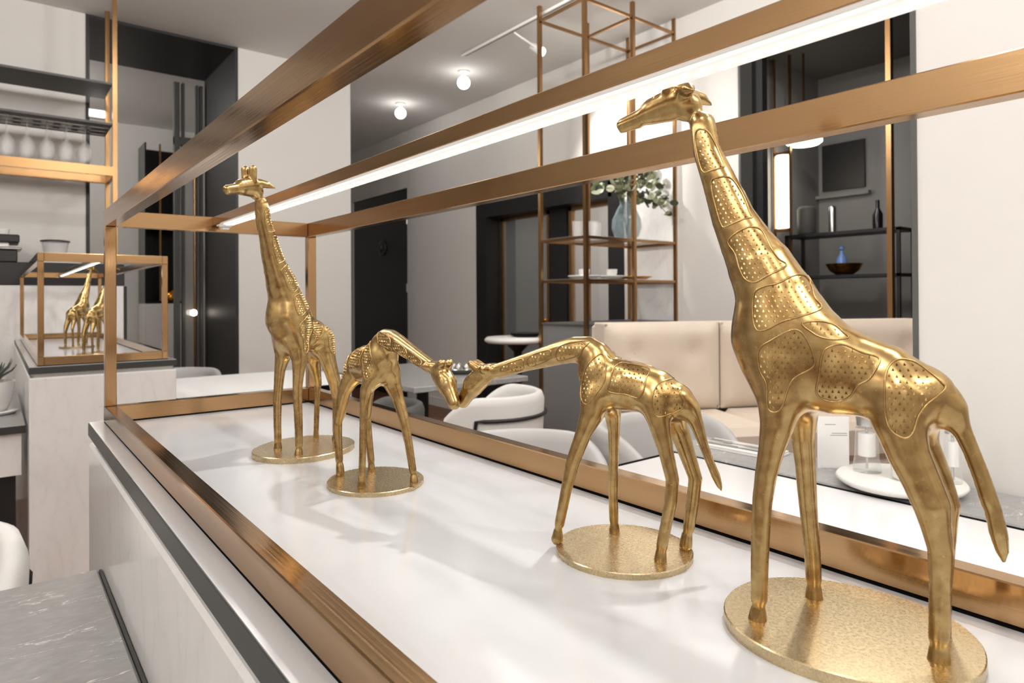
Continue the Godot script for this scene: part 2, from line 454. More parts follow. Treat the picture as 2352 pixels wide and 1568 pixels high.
	m.albedo_texture = noise_tex(0.12, 2, FastNoiseLite.TYPE_CELLULAR, [[0.0, Color(0.92, 0.915, 0.90)], [0.8, Color(0.91, 0.905, 0.89)], [0.93, Color(0.72, 0.70, 0.67)], [1.0, Color(0.6, 0.58, 0.55)]], 512, 512, 61)
	m.uv1_triplanar = true
	m.uv1_scale = Vector3.ONE * 6.0
	mat.terrazzo = m
	var g := plain(Color(0.96, 0.97, 0.97, 0.08), 0.02)          # clear sheet
	g.transparency = BaseMaterial3D.TRANSPARENCY_ALPHA
	mat.pane = g
	g = plain(Color(0.50, 0.52, 0.53, 0.62), 0.05)
	g.transparency = BaseMaterial3D.TRANSPARENCY_ALPHA
	mat.smoked = g
	g = plain(Color(0.62, 0.72, 0.76, 0.25), 0.03)
	g.transparency = BaseMaterial3D.TRANSPARENCY_ALPHA
	mat.vase_glass = g
	g = plain(Color(0.98, 0.98, 0.98, 0.12), 0.03)
	g.transparency = BaseMaterial3D.TRANSPARENCY_ALPHA
	mat.clear = g
	mat.leaf = plain(Color(0.55, 0.60, 0.47), 0.6)
	mat.leaf.backlight_enabled = true
	mat.leaf.backlight = Color(0.25, 0.28, 0.18)
	mat.leaf_pale = plain(Color(0.74, 0.75, 0.64), 0.6)
	mat.leaf_dark = plain(Color(0.34, 0.38, 0.30), 0.6)
	mat.twig = plain(Color(0.36, 0.32, 0.24), 0.8)
	mat.aloe = plain(Color(0.30, 0.34, 0.28), 0.6)
	mat.blue_glass = plain(Color(0.45, 0.60, 0.85), 0.15)
	mat.gold_bowl = plain(Color(0.85, 0.58, 0.22), 0.25, 1.0)
	for k in 3:
		m = plain([Color(1, 1, 1), Color(0.9, 0.88, 0.86), Color(0.82, 0.80, 0.78)][k], 0.45)
		m.albedo_texture = noise_tex(0.02, 5, FastNoiseLite.TYPE_SIMPLEX, [[0.0, Color(0.44, 0.26, 0.17)], [0.5, Color(0.53, 0.33, 0.22)], [1.0, Color(0.62, 0.41, 0.28)]], 256, 256, 70 + k)
		m.uv1_triplanar = true
		m.uv1_scale = Vector3(5.0, 1.0, 0.7)
		mat["wood%d" % k] = m
	mat.wood = mat.wood1
	for q in [["lamp_face", Color(1.0, 0.985, 0.965), 4.0], ["led_face", Color(1.0, 0.985, 0.95), 0.32], ["tube_face", Color(1.0, 0.95, 0.88), 5.0], ["led_dot", Color(1.0, 0.985, 0.95), 3.0]]:
		m = plain(Color(1, 1, 1), 0.5)
		m.emission_enabled = true
		m.emission = q[1]
		m.emission_energy_multiplier = q[2]
		mat[q[0]] = m


# ---------- giraffes ----------
const TALL_EXTRA := [
	["horn", 1.0, 0.002, [[0.119, 0.383, -0.0058, 0.0050], [0.1195, 0.3975, -0.0062, 0.0052]]],
	["horn", 1.0, 0.002, [[0.119, 0.383, 0.0058, 0.0050], [0.1195, 0.3975, 0.0062, 0.0052]]],
	["ear", 1.0, 0.003, [[0.107, 0.381, -0.007, 0.0055], [0.101, 0.379, -0.014, 0.0048], [0.095, 0.375, -0.0215, 0.0012]]],
	["ear", 1.0, 0.003, [[0.107, 0.381, 0.007, 0.0055], [0.101, 0.379, 0.014, 0.0048], [0.095, 0.375, 0.0215, 0.0012]]],
	["brow", 1.0, 0.002, [[0.116, 0.3765, -0.0066, 0.0032], [0.127, 0.3745, -0.0048, 0.0026]]],
	["brow", 1.0, 0.002, [[0.116, 0.3765, 0.0066, 0.0032], [0.127, 0.3745, 0.0048, 0.0026]]],
	["lip", 0.8, 0.001, [[0.146, 0.3628, 0.0, 0.0034], [0.1605, 0.3606, 0.0, 0.0030]]],
]
const GRAZING_EXTRA := [
	["horn", 1.0, 0.003, [[0.155, 0.1535, -0.0045, 0.0048], [0.1645, 0.1590, -0.0048, 0.0044]]],
	["horn", 1.0, 0.003, [[0.155, 0.1535, 0.0045, 0.0048], [0.1645, 0.1590, 0.0048, 0.0044]]],
	["ear", 1.0, 0.004, [[0.1475, 0.1545, -0.005, 0.0055], [0.1460, 0.1555, -0.011, 0.0045], [0.1440, 0.1560, -0.016, 0.0015]]],
	["ear", 1.0, 0.004, [[0.1475, 0.1545, 0.005, 0.0055], [0.1460, 0.1555, 0.011, 0.0045], [0.1440, 0.1560, 0.016, 0.0015]]],
	["brow", 1.0, 0.003, [[0.1640, 0.1465, -0.0055, 0.0032], [0.1705, 0.1365, -0.0048, 0.0026]]],
	["brow", 1.0, 0.003, [[0.1640, 0.1465, 0.0055, 0.0032], [0.1705, 0.1365, 0.0048, 0.0026]]],
]


class Field:
	# distances to a smooth union of tapered bones on a grid; x across, y up, z = -(forward)
	var d := PackedFloat32Array()
	var nx := 0
	var ny := 0
	var nz := 0
	var o := Vector3.ZERO
	var c := 0.002

	func build(chains: Array, cell: float) -> void:
		c = cell
		var lo := Vector3.ONE * 9.0
		var hi := Vector3.ONE * -9.0
		for ch in chains:
			for q in ch[3]:
				var p := Vector3(q[2], q[1], -q[0])
				lo = lo.min(p - Vector3.ONE * (q[3] + 4 * c))
				hi = hi.max(p + Vector3.ONE * (q[3] + 4 * c))
		o = lo
		nx = int((hi.x - lo.x) / c) + 2
		ny = int((hi.y - lo.y) / c) + 2
		nz = int((hi.z - lo.z) / c) + 2
		d.resize(nx * ny * nz)
		d.fill(1.0)
		for ch in chains:
			add(ch[3], ch[1], ch[2])

	func add(pts: Array, squash: float, k: float) -> void:
		var margin := k + 3.0 * c
		var lo := Vector3.ONE * 9.0
		var hi := Vector3.ONE * -9.0
		for q in pts:
			var p := Vector3(q[2], q[1], -q[0])
			lo = lo.min(p - Vector3.ONE * (q[3] + margin))
			hi = hi.max(p + Vector3.ONE * (q[3] + margin))
		var ax := maxi(int((lo.x - o.x) / c), 0)
		var ay := maxi(int((lo.y - o.y) / c), 0)
		var az := maxi(int((lo.z - o.z) / c), 0)
		var bx := mini(int((hi.x - o.x) / c) + 1, nx - 1)
		var by := mini(int((hi.y - o.y) / c) + 1, ny - 1)
		var bz := mini(int((hi.z - o.z) / c) + 1, nz - 1)
		var wx := bx - ax + 1
		var wy := by - ay + 1
		var tmp := PackedFloat32Array()
		tmp.resize(wx * wy * (bz - az + 1))
		tmp.fill(1.0)
		var inv := 1.0 / squash
		var trim := minf(1.0, squash)
		for i in pts.size() - 1:
			var p := Vector3(pts[i][2], pts[i][1], -pts[i][0])
			var q := Vector3(pts[i + 1][2], pts[i + 1][1], -pts[i + 1][0])
			var rp: float = pts[i][3]
			var rq: float = pts[i + 1][3]
			var g := maxf(rp, rq) + margin
			var l2 := p.min(q) - Vector3.ONE * g
			var h2 := p.max(q) + Vector3.ONE * g
			var e := q - p
			var ee := maxf(e.length_squared(), 1e-9)
			var x0 := maxi(int((l2.x - o.x) / c), ax)
			var y0 := maxi(int((l2.y - o.y) / c), ay)
			var z0 := maxi(int((l2.z - o.z) / c), az)
			var x1 := mini(int((h2.x - o.x) / c) + 1, bx)
			var y1 := mini(int((h2.y - o.y) / c) + 1, by)
			var z1 := mini(int((h2.z - o.z) / c) + 1, bz)
			for z in range(z0, z1 + 1):
				for y in range(y0, y1 + 1):
					var at := ((z - az) * wy + (y - ay)) * wx - ax
					for x in range(x0, x1 + 1):
						var w := Vector3(o.x + x * c, o.y + y * c, o.z + z * c) - p
						var t := clampf(w.dot(e) / ee, 0.0, 1.0)
						w -= e * t
						w.x *= inv
						var dist := (w.length() - lerpf(rp, rq, t)) * trim
						if dist < tmp[at + x]:
							tmp[at + x] = dist
		for z in range(az, bz + 1):
			for y in range(ay, by + 1):
				var at := ((z - az) * wy + (y - ay)) * wx - ax
				var to := (z * ny + y) * nx
				for x in range(ax, bx + 1):
					var b := tmp[at + x]
					if b < 0.5:
						var a := d[to + x]
						var h := maxf(k - absf(a - b), 0.0) / k
						d[to + x] = minf(a, b) - h * h * k * 0.25

	func value(p: Vector3) -> float:
		var g := (p - o) / c
		var x := clampi(int(g.x), 0, nx - 2)
		var y := clampi(int(g.y), 0, ny - 2)
		var z := clampi(int(g.z), 0, nz - 2)
		var fx := clampf(g.x - x, 0, 1)
		var fy := clampf(g.y - y, 0, 1)
		var fz := clampf(g.z - z, 0, 1)
		var i := (z * ny + y) * nx + x
		var j := i + nx
		var k := i + nx * ny
		var l := k + nx
		return lerpf(lerpf(lerpf(d[i], d[i + 1], fx), lerpf(d[j], d[j + 1], fx), fy), lerpf(lerpf(d[k], d[k + 1], fx), lerpf(d[l], d[l + 1], fx), fy), fz)

	func normal(p: Vector3) -> Vector3:
		var e := c * 1.2
		return Vector3(value(p + Vector3(e, 0, 0)) - value(p - Vector3(e, 0, 0)), value(p + Vector3(0, e, 0)) - value(p - Vector3(0, e, 0)), value(p + Vector3(0, 0, e)) - value(p - Vector3(0, 0, e))).normalized()

	func side(s: float, y: float, sign_: float) -> Vector3:
		# the surface point met when coming from one side at (forward, up); x = 99 where there is none
		var x := 0.05 * sign_
		var last := value(Vector3(x, y, -s))
		for k in 60:
			x -= 0.0008 * sign_
			var now := value(Vector3(x, y, -s))
			if now <= 0.0:
				return Vector3(x + 0.0008 * sign_ * now / (now - last), y, -s)
			last = now
			if absf(x) < 0.002:
				break
		return Vector3(99, 0, 0)

	func surface() -> ArrayMesh:
		var ids := PackedInt32Array()
		ids.resize(nx * ny * nz)
		ids.fill(-1)
		var vs := PackedVector3Array()
		var fs := PackedInt32Array()
		var step := [0, 1, nx, nx + 1, nx * ny, nx * ny + 1, nx * ny + nx, nx * ny + nx + 1]
		var edges := [[0, 1], [2, 3], [4, 5], [6, 7], [0, 2], [1, 3], [4, 6], [5, 7], [0, 4], [1, 5], [2, 6], [3, 7]]
		var reach := c * 2.0
		for z in nz - 1:
			for y in ny - 1:
				var row := (z * ny + y) * nx
				for x in nx - 1:
					var i := row + x
					if absf(d[i]) > reach:
						continue
					var mask := 0
					for k in 8:
						if d[i + step[k]] < 0.0:
							mask |= 1 << k
					if mask == 0 or mask == 255:
						continue
					var sum := Vector3.ZERO
					var many := 0
					for e in edges:
						var a: float = d[i + step[e[0]]]
						var b: float = d[i + step[e[1]]]
						if (a < 0.0) != (b < 0.0):
							var t := a / (a - b)
							var pa := Vector3(e[0] & 1, (e[0] >> 1) & 1, (e[0] >> 2) & 1)
							var pb := Vector3(e[1] & 1, (e[1] >> 1) & 1, (e[1] >> 2) & 1)
							sum += pa.lerp(pb, t)
							many += 1
					ids[i] = vs.size()
					vs.append(o + (Vector3(x, y, z) + sum / many) * c)
		var sx := 1
		var sy := nx
		var sz := nx * ny
		for z in range(1, nz - 1):
			for y in range(1, ny - 1):
				var row := (z * ny + y) * nx
				for x in range(1, nx - 1):
					var i := row + x
					var a := d[i]
					if absf(a) > reach:
						continue
					for q in [[sx, sy, sz], [sy, sz, sx], [sz, sx, sy]]:
						var b := d[i + q[0]]
						if (a < 0.0) == (b < 0.0):
							continue
						var k0 := ids[i]
						var k1 := ids[i - q[1]]
						var k2 := ids[i - q[1] - q[2]]
						var k3 := ids[i - q[2]]
						if k0 < 0 or k1 < 0 or k2 < 0 or k3 < 0:
							continue
						if a < 0.0:
							fs.append_array([k0, k2, k1, k0, k3, k2])
						else:
							fs.append_array([k0, k1, k2, k0, k2, k3])
		var ns := PackedVector3Array()
		ns.resize(vs.size())
		for i in vs.size():
			ns[i] = normal(vs[i])
		# even out the grid's own unevenness in shape and shading
		for pass_ in 2:
			var sum_v := PackedVector3Array()
			sum_v.resize(vs.size())
			var sum_n := PackedVector3Array()
			sum_n.resize(vs.size())
			var cnt := PackedInt32Array()
			cnt.resize(vs.size())
			for i in range(0, fs.size(), 3):
				for k in 3:
					var a := fs[i + k]
					var b := fs[i + (k + 1) % 3]
					sum_v[a] += vs[b]
					sum_n[a] += ns[b]
					cnt[a] += 1
			for i in vs.size():
				if cnt[i]:
					vs[i] = vs[i].lerp(sum_v[i] / cnt[i], 0.25)
					ns[i] = (ns[i] + sum_n[i] / cnt[i] * 1.2).normalized()
		var arr := []
		arr.resize(Mesh.ARRAY_MAX)
		arr[Mesh.ARRAY_VERTEX] = vs
		arr[Mesh.ARRAY_NORMAL] = ns
		arr[Mesh.ARRAY_INDEX] = fs
		var m := ArrayMesh.new()
		m.add_surface_from_arrays(Mesh.PRIMITIVE_TRIANGLES, arr)
		return m


func smooth_loop(flat: Array, per: int) -> Array:
	var m := flat.size() / 2
	var out := []
	for i in m:
		var p := []
		for k in 4:
			var j := (i + k - 1 + m) % m
			p.append(Vector2(flat[2 * j], flat[2 * j + 1]))
		for k in per:
			out.append(p[1].cubic_interpolate(p[2], p[0], p[3], float(k) / per))
	return out


func engrave(fd: Field, flat: Array, sign_: float) -> Shape:
	# one spot: its line and the punched marks inside it, set on the surface
	var s := Shape.new()
	var loop := smooth_loop(flat, 5)
	var line := []
	for q in loop + [loop[0]]:
		var p := fd.side(q.x, q.y, sign_)
		if p.x > 9.0 or (line.size() and line[-1].distance_to(p) > 0.008):
			if line.size() > 3:
				s.tube(line, line.map(func(_w): return 0.0007), 5)
			line = []
			continue
		line.append(p + fd.normal(p) * 0.0001)
	if line.size() > 3:
		s.tube(line, line.map(func(_w): return 0.0007), 5)
	var poly := PackedVector2Array(loop)
	var inner: Array = Geometry2D.offset_polygon(poly, -0.0013)
	if inner.is_empty():
		return s
	var box := Rect2(poly[0], Vector2.ZERO)
	for q in poly:
		box = box.expand(q)
	var row := 0
	var y := box.position.y
	while y < box.end.y:
		var x := box.position.x + (0.0019 if row % 2 else 0.0)
		while x < box.end.x:
			var q := Vector2(x + rng.randf_range(-0.0003, 0.0003), y + rng.randf_range(-0.0003, 0.0003))
			if Geometry2D.is_point_in_polygon(q, inner[0]):
				var p := fd.side(q.x, q.y, sign_)
				if p.x < 9.0:
					var nn := fd.normal(p)
					if absf(nn.x) > 0.35:
						var up := (Vector3.UP - nn * nn.y).normalized()
						var rt := up.cross(nn)
						var a := p + up * 0.0016 - nn * 0.0001
						var b := p - up * 0.0006 + rt * 0.0009 - nn * 0.0001
						var e := p - up * 0.0006 - rt * 0.0009 - nn * 0.0001
						var top := p - up * 0.0004 + nn * 0.0010
						for t in [[a, b, top], [b, e, top], [e, a, top]]:
							var fn: Vector3 = (t[1] - t[0]).cross(t[2] - t[0]).normalized()
							if fn.dot(nn) < 0.0:
								fn = -fn
							s.tri(t[0], t[1], t[2], fn, fn, fn)
			x += 0.0038
		y += 0.0033
		row += 1
	return s


func oval(a: float, b: float, at: Vector2, power := 2.0, m := 64) -> Array:
	# a along z (forward), b across
	var out := []
	for k in m:
		var h := TAU * k / m
		out.append(at + Vector2(b * signf(cos(h)) * pow(absf(cos(h)), 2.0 / power), a * signf(sin(h)) * pow(absf(sin(h)), 2.0 / power)))
	return out


func make_giraffe(called: String, label: String, chains: Array, spots: Array, plate: Array, thick: float, eyes: Array, at: Vector3, turn: float) -> Node3D:
	var t := thing(called, label, "figurine", at, turn, "brass giraffes")
	var fd := Field.new()
	fd.build(chains, 0.0016)
	var o := MeshInstance3D.new()
	o.name = "body"
	o.mesh = fd.surface()
	o.material_override = mat.brass
	t.add_child(o)
	var s := Shape.new()
	s.prism(plate, 0.0, thick, 0.0007)
	part("base_plate", s, mat.plate, t)
	for flat in spots:
		for g in [-1.0, 1.0]:
			part("engraved_spot", engrave(fd, flat, g), mat.brass, o)
	for e in eyes:
		for g in [-1.0, 1.0]:
			var line := []
			for k in 17:
				var h := TAU * k / 16.0
				var q := Vector2(e[0], e[1]) + Vector2(e[2], e[3]) * cos(h) * 0.0036 + Vector2(-e[3], e[2]) * sin(h) * 0.0013 * (1.0 - 0.3 * absf(cos(h)))
				var p := fd.side(q.x, q.y, g)
				if p.x < 9.0:
					line.append(p)
			if line.size() > 6:
				s = Shape.new()
				s.tube(line, line.map(func(_w): return 0.0004), 5)
				part("eye", s, mat.brass, o)
	return t


# ---------- the scene ----------
func _ready() -> void:
	rng.seed = 11
	make_materials()
	set_camera()
	set_light()
	build_room()
	build_case()
	build_giraffes()
	build_left()
	build_far_left()
	build_middle()
	build_right()


const LAMP_WHITE := Color(1.0, 0.985, 0.965)


func set_camera() -> void:
	var cam := Camera3D.new()
	cam.name = "camera"
	add_child(cam)
	cam.position = Vector3(-0.1579, 0.2259 + GROUND, 1.4194)
	cam.rotation = Vector3(0.0061, -0.6700, -0.0058)
	cam.projection = Camera3D.PROJECTION_FRUSTUM
	cam.near = 0.05
	cam.far = 60.0
	cam.size = 0.05 * 1568.0 / 1502.74
	cam.frustum_offset = Vector2(-1.98, -109.47) / 1502.74 * 0.05
	var at := CameraAttributesPhysical.new()
	at.frustum_focal_length = 24.0
	at.frustum_focus_distance = 0.62
	at.exposure_aperture = 13.0
	cam.attributes = at
	cam.current = true


func set_light() -> void:
	var e := Environment.new()
	e.background_mode = Environment.BG_COLOR
	e.background_color = Color(0.02, 0.02, 0.025)
	e.tonemap_mode = Environment.TONE_MAPPER_LINEAR
	e.tonemap_exposure = 1.24
	e.sdfgi_enabled = true
	e.ssao_enabled = true
	e.ssil_enabled = true
	var w := WorldEnvironment.new()
	w.name = "environment"
	w.environment = e
	add_child(w)


func globe_lamp(at: Vector3, label: String, energy: float) -> void:
	# a small frosted globe just below the ceiling, its light inside
	var t := thing("ceiling_lamp", label, "lamp", at, 0, "globe ceiling lamps")
	var s := Shape.new()
	s.lathe(Vector3.ZERO, [[0.0001, 0.0], [0.05, 0.0], [0.05, -0.012], [0.02, -0.018], [0.02, -0.052], [0.0001, -0.052]], 24)
	part("ceiling_rose", s, mat.white_satin, t)
	s = Shape.new()
	var prof := []
	for k in 15:
		var a := -PI / 2 + PI * k / 14.0
		prof.append([maxf(0.056 * cos(a), 0.0001), -0.1 + 0.056 * sin(a)])
	s.lathe(Vector3.ZERO, prof, 28)
	part("globe", s, mat.lamp_face, t)
	var l := OmniLight3D.new()
	l.name = "light"
	l.position = Vector3(0, -0.1, 0)
	l.light_energy = energy
	l.light_color = LAMP_WHITE
	l.light_size = 0.055
	l.omni_range = 14.0
	l.omni_attenuation = 2.0
	l.shadow_enabled = true
	t.add_child(l)


func spot_lamp(at: Vector3, label: String, energy: float, to: Vector3, angle := 40.0) -> void:
	# a white can on a short stem below the ceiling, aimed at a point
	var t := thing("ceiling_spot", label, "lamp", at, 0, "ceiling spots")
	var s := Shape.new()
	s.lathe(Vector3.ZERO, [[0.0001, 0.0], [0.045, 0.0], [0.045, -0.015], [0.012, -0.02], [0.012, -0.10], [0.0001, -0.10]], 20)
	part("stem", s, mat.white_satin, t)
	var c := V(0, -0.12, 0)
	var d := (to - at - c).normalized()
	s = Shape.new()
	s.tube([c - d * 0.06, c - d * 0.055, c + d * 0.055, c + d * 0.06], [0.03, 0.036, 0.038, 0.036], 20)
	part("can", s, mat.white_satin, t)
	s = Shape.new()
	s.tube([c + d * 0.0605, c + d * 0.063], [0.033, 0.033], 20)
	part("lamp_face", s, mat.lamp_face, t)
	var l := SpotLight3D.new()
	l.name = "light"
	l.light_energy = energy
	l.light_color = LAMP_WHITE
	l.light_size = 0.033
	l.spot_angle = angle
	l.spot_angle_attenuation = 0.7
	l.spot_range = 14.0
	l.spot_attenuation = 2.0
	l.shadow_enabled = true
	t.add_child(l)
	l.look_at_from_position(t.position + c + d * 0.075, to + Vector3(0, GROUND, 0), Vector3.RIGHT)


func build_room() -> void:
	var F := -GROUND
	setting("floor", [[V(-3.3, F - 0.12, -8.2), V(6.6, F - 0.009, 5.0)]], mat.wood)
	var fl := get_node("floor")
	var shared := []
	for k in 3:
		var s := Shape.new()
		s.box(V(0.0, -0.01, 0.0), V(0.196, 0.0, 1.996), 0.0015)
		shared.append(s.mesh())
	for i in 35:
		for j in 6:
			var o := MeshInstance3D.new()
			o.name = "plank"
			o.mesh = shared[rng.randi() % 3]
			o.material_override = mat["wood%d" % (rng.randi() % 3)]
			o.position = V(-3.3 + i * 0.2 + 0.002, 0.0, -8.2 + j * 2.0 + (0.7 if i % 2 else 0.0) + (0.3 if i % 3 == 0 else 0.0))
			if o.position.z < 3.0:
				fl.add_child(o, true)
			else:
				o.free()
	setting("ceiling", [[V(-3.3, ROOF, -8.2), V(3.65, ROOF + 0.12, 5.0)]], mat.ceiling)
	# far wall, with the dark passage through it
	setting("wall_far", [[V(-3.2, F, -4.05), V(0.335, ROOF, -3.93)], [V(1.337, F, -4.05), V(2.28, ROOF, -3.93)], [V(2.16, F, -7.0), V(2.28, ROOF, -4.05)]], mat.wall)
	setting("wall_corridor_end", [[V(-0.6, F, -7.12), V(3.77, ROOF, -7.0)]], mat.wall)
	setting("trim_1", [[V(0.335, F, -4.87), V(0.358, ROOF - 0.02, -3.925)], [V(1.317, F, -4.87), V(1.34, ROOF - 0.02, -3.925)], [V(0.335, ROOF - 0.02, -4.87), V(1.34, ROOF, -3.925)]], mat.black)
	setting("wall_partition", [[V(1.57, F, 0.797), V(1.66, ROOF, 4.6)]], mat.wall)
	setting("trim_4", [[V(1.565, F, 0.785), V(1.665, ROOF, 0.797)]], mat.dark_grey)
	setting("wall_left", [[V(-3.32, F, -4.05), V(-3.2, ROOF, 5.0)]], mat.wall)
	setting("wall_near", [[V(-3.3, F, 4.6), V(3.77, ROOF, 4.72)]], mat.wall)
	setting("wall_back_room", [[V(-0.72, F, -7.0), V(-0.6, ROOF, -4.05)]], mat.wall)
	# right wall with the black door, the black portal and the opening to the next room
	var X := 3.65
	var E := 3.77
	setting("wall_right", [
		[V(X, F, -7.0), V(E, ROOF, -6.88)], [V(X, 1.53, -6.88), V(E, ROOF, -5.38)], [V(X, F, -5.38), V(E, ROOF, -3.965)],
		[V(X, 1.17, -3.965), V(E, ROOF, -2.0)], [V(X, F, -2.0), V(E, ROOF, -0.992)], [V(X, 1.95, -0.992), V(E, ROOF, 0.05)],
		[V(X, F, -0.992), V(E, -0.1, 0.05)], [V(X, F, 0.05), V(E, ROOF, 4.72)]], mat.wall)
	var d := setting("door_1", [[V(X + 0.02, F, -6.87), V(X + 0.07, 1.52, -5.39)]], mat.black_gloss)
	for y in [-0.5, 0.35, 1.15]:
		var hs := Shape.new()
		hs.tube([V(X + 0.005, y + GROUND - 0.05, -5.40), V(X + 0.005, y + GROUND + 0.05, -5.40)], [0.012, 0.012], 10)
		part("hinge", hs, mat.steel, d)
	var st := Shape.new()
	st.lathe(V(0, 0, 0), [[0.0001, 0.0], [0.10, 0.0], [0.10, 0.012], [0.085, 0.02], [0.05, 0.024], [0.045, 0.05], [0.0001, 0.055]], 28)
	var kn := part("door_knob", st, mat.core, d)
	kn.position = V(X + 0.02, 0.86 + GROUND, -6.05)
	kn.rotation.z = PI / 2
	# black portal lining and the brass framed glass doors in it
	setting("trim_2", [[V(X - 0.01, F, -3.965), V(E + 0.25, 1.17, -3.80)], [V(X - 0.01, 1.02, -3.80), V(E + 0.25, 1.17, -2.12)], [V(X - 0.01, F, -2.16), V(E + 0.25, 1.17, -2.0)], [V(X + 0.14, F, -3.02), V(X + 0.22, 1.02, -2.80)]], mat.black)
	for q in [["door_2", -3.77, -3.04, mat.smoked], ["door_3", -2.78, -2.18, mat.pane]]:
		var dd := setting(q[0], [[V(X + 0.17, F + 0.05, q[1] + 0.035), V(X + 0.176, 0.985, q[2] - 0.035)]], q[3])
		for g in [[V(X + 0.15, F, q[1]), V(X + 0.195, 1.02, q[1] + 0.035)], [V(X + 0.15, F, q[2] - 0.035), V(X + 0.195, 1.02, q[2])], [V(X + 0.15, 0.985, q[1]), V(X + 0.195, 1.02, q[2])], [V(X + 0.15, F, q[1]), V(X + 0.195, F + 0.05, q[2])]]:
			pbox("door_frame", g[0] + V(0, GROUND, 0), g[1] + V(0, GROUND, 0), mat.bronze_plain, dd)
		var kb := Shape.new()
		kb.lathe(V(0, 0, 0), [[0.0001, 0.0], [0.02, 0.002], [0.02, 0.01], [0.009, 0.014], [0.009, 0.04], [0.022, 0.05], [0.02, 0.065], [0.0001, 0.07]], 16)
		var ko := part("door_knob", kb, mat.gold_bowl, dd)
		ko.position = V(X + 0.15, 0.02 + GROUND, q[2] - 0.06)
		ko.rotation.z = PI / 2
	# room behind the portal
	setting("wall_next_room", [[V(5.3, F, -4.6), V(5.42, ROOF, -1.0)], [V(E, F, -4.72), V(5.42, ROOF, -4.6)], [V(E, F, -1.35), V(5.42, ROOF, -1.25)], [V(E, ROOF, -4.72), V(5.42, ROOF + 0.12, -1.25)]], mat.wall)
	# dark room seen through the opening on the right
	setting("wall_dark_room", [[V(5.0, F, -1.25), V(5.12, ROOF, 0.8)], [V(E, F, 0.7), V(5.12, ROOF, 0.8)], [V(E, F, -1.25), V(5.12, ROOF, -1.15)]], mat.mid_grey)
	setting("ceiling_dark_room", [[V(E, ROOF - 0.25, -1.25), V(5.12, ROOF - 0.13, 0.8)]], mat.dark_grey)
	setting("trim_3", [[V(X - 0.01, -0.1, -1.0), V(E + 0.01, 1.95, -0.985)], [V(X - 0.012, -0.12, 0.03), V(E + 0.01, 1.97, 0.055)], [V(X - 0.01, 1.93, -1.0), V(E + 0.01, 1.95, 0.05)], [V(X - 0.01, -0.12, -1.0), V(E + 0.01, -0.1, 0.05)]], mat.dark_grey)
	setting("baseboard_right", [[V(X - 0.012, F, -5.37), V(X, F + 0.09, -3.97)], [V(X - 0.012, F, -1.99), V(X, F + 0.09, 4.6)]], mat.wall)
	# lamps of the ceiling: the ones in view, and their rows over the rest of the room
	globe_lamp(V(3.046, ROOF, -3.297), "glowing ceiling globe nearer the bronze shelf", 0.02)
	globe_lamp(V(3.066, ROOF, -4.464), "glowing ceiling globe farthest back, above the black door", 0.02)
	for q in [V(0.35, ROOF, -1.6), V(1.9, ROOF, -1.3), V(-1.2, ROOF, -0.6), V(-1.2, ROOF, 1.6), V(0.5, ROOF, 3.0), V(1.0, ROOF, 3.2), V(2.6, ROOF, 2.2), V(2.6, ROOF, 0.2), V(-2.5, ROOF, 0.6), V(-2.4, ROOF, 3.2)]:
		globe_lamp(q, "glowing ceiling globe of the rows overhead, outside the photo", 0.72)
	globe_lamp(V(-0.2, ROOF, -5.6), "glowing ceiling globe in the room behind the dark passage", 0.6)
	globe_lamp(V(4.5, ROOF, -2.6), "glowing ceiling globe in the bright room behind the portal", 0.9)
	spot_lamp(V(1.38, ROOF, 0.80), "white ceiling spot aimed at the big display case from the right", 2.4, V(0.25, 0.1, 1.0), 30.0)
	spot_lamp(V(0.75, ROOF, 1.7), "white ceiling spot aimed at the white partition wall", 1.3, V(1.57, 0.35, 1.0), 50.0)
	track_light()


func track_light() -> void:
	var t := thing("track_light", "white ceiling track with a tilted spot on a thin stem", "lamp", V(2.83, ROOF, -2.2))
	pbox("rail", V(-0.018, -0.018, -0.79), V(0.018, 0.0, 1.6), mat.ceiling, t, 0.002)
	pbox("slot", V(-0.006, -0.0185, -0.75), V(0.006, -0.017, 1.55), mat.mid_grey, t)
	var s := Shape.new()
	s.tube([V(0.0, -0.03, -0.12), V(0.165, -0.145, -0.03)], [0.009, 0.009], 10)
	part("stem", s, mat.white_satin, t)
	s = Shape.new()
	s.tube([V(0.155, -0.10, -0.10), V(0.165, -0.14, -0.045), V(0.17, -0.165, -0.01)], [0.026, 0.034, 0.036], 18)
	part("head", s, mat.white_satin, t)
	s = Shape.new()
	s.tube([V(0.1702, -0.166, -0.0085), V(0.172, -0.172, 0.0)], [0.031, 0.031], 18)
	part("lamp_face", s, mat.lamp_face, t)
	var l := SpotLight3D.new()
	l.name = "light"
	l.light_energy = 2.2
	l.light_color = LAMP_WHITE
	l.spot_angle = 50.0
	l.spot_angle_attenuation = 0.7
	l.light_size = 0.03
	l.spot_range = 12.0
	l.spot_attenuation = 2.0
	l.shadow_enabled = true
	t.add_child(l)
	l.position = V(0.176, -0.185, 0.018)
	l.look_at_from_position(t.position + l.position, t.position + V(0.80, -1.25, 0.5), Vector3.RIGHT)


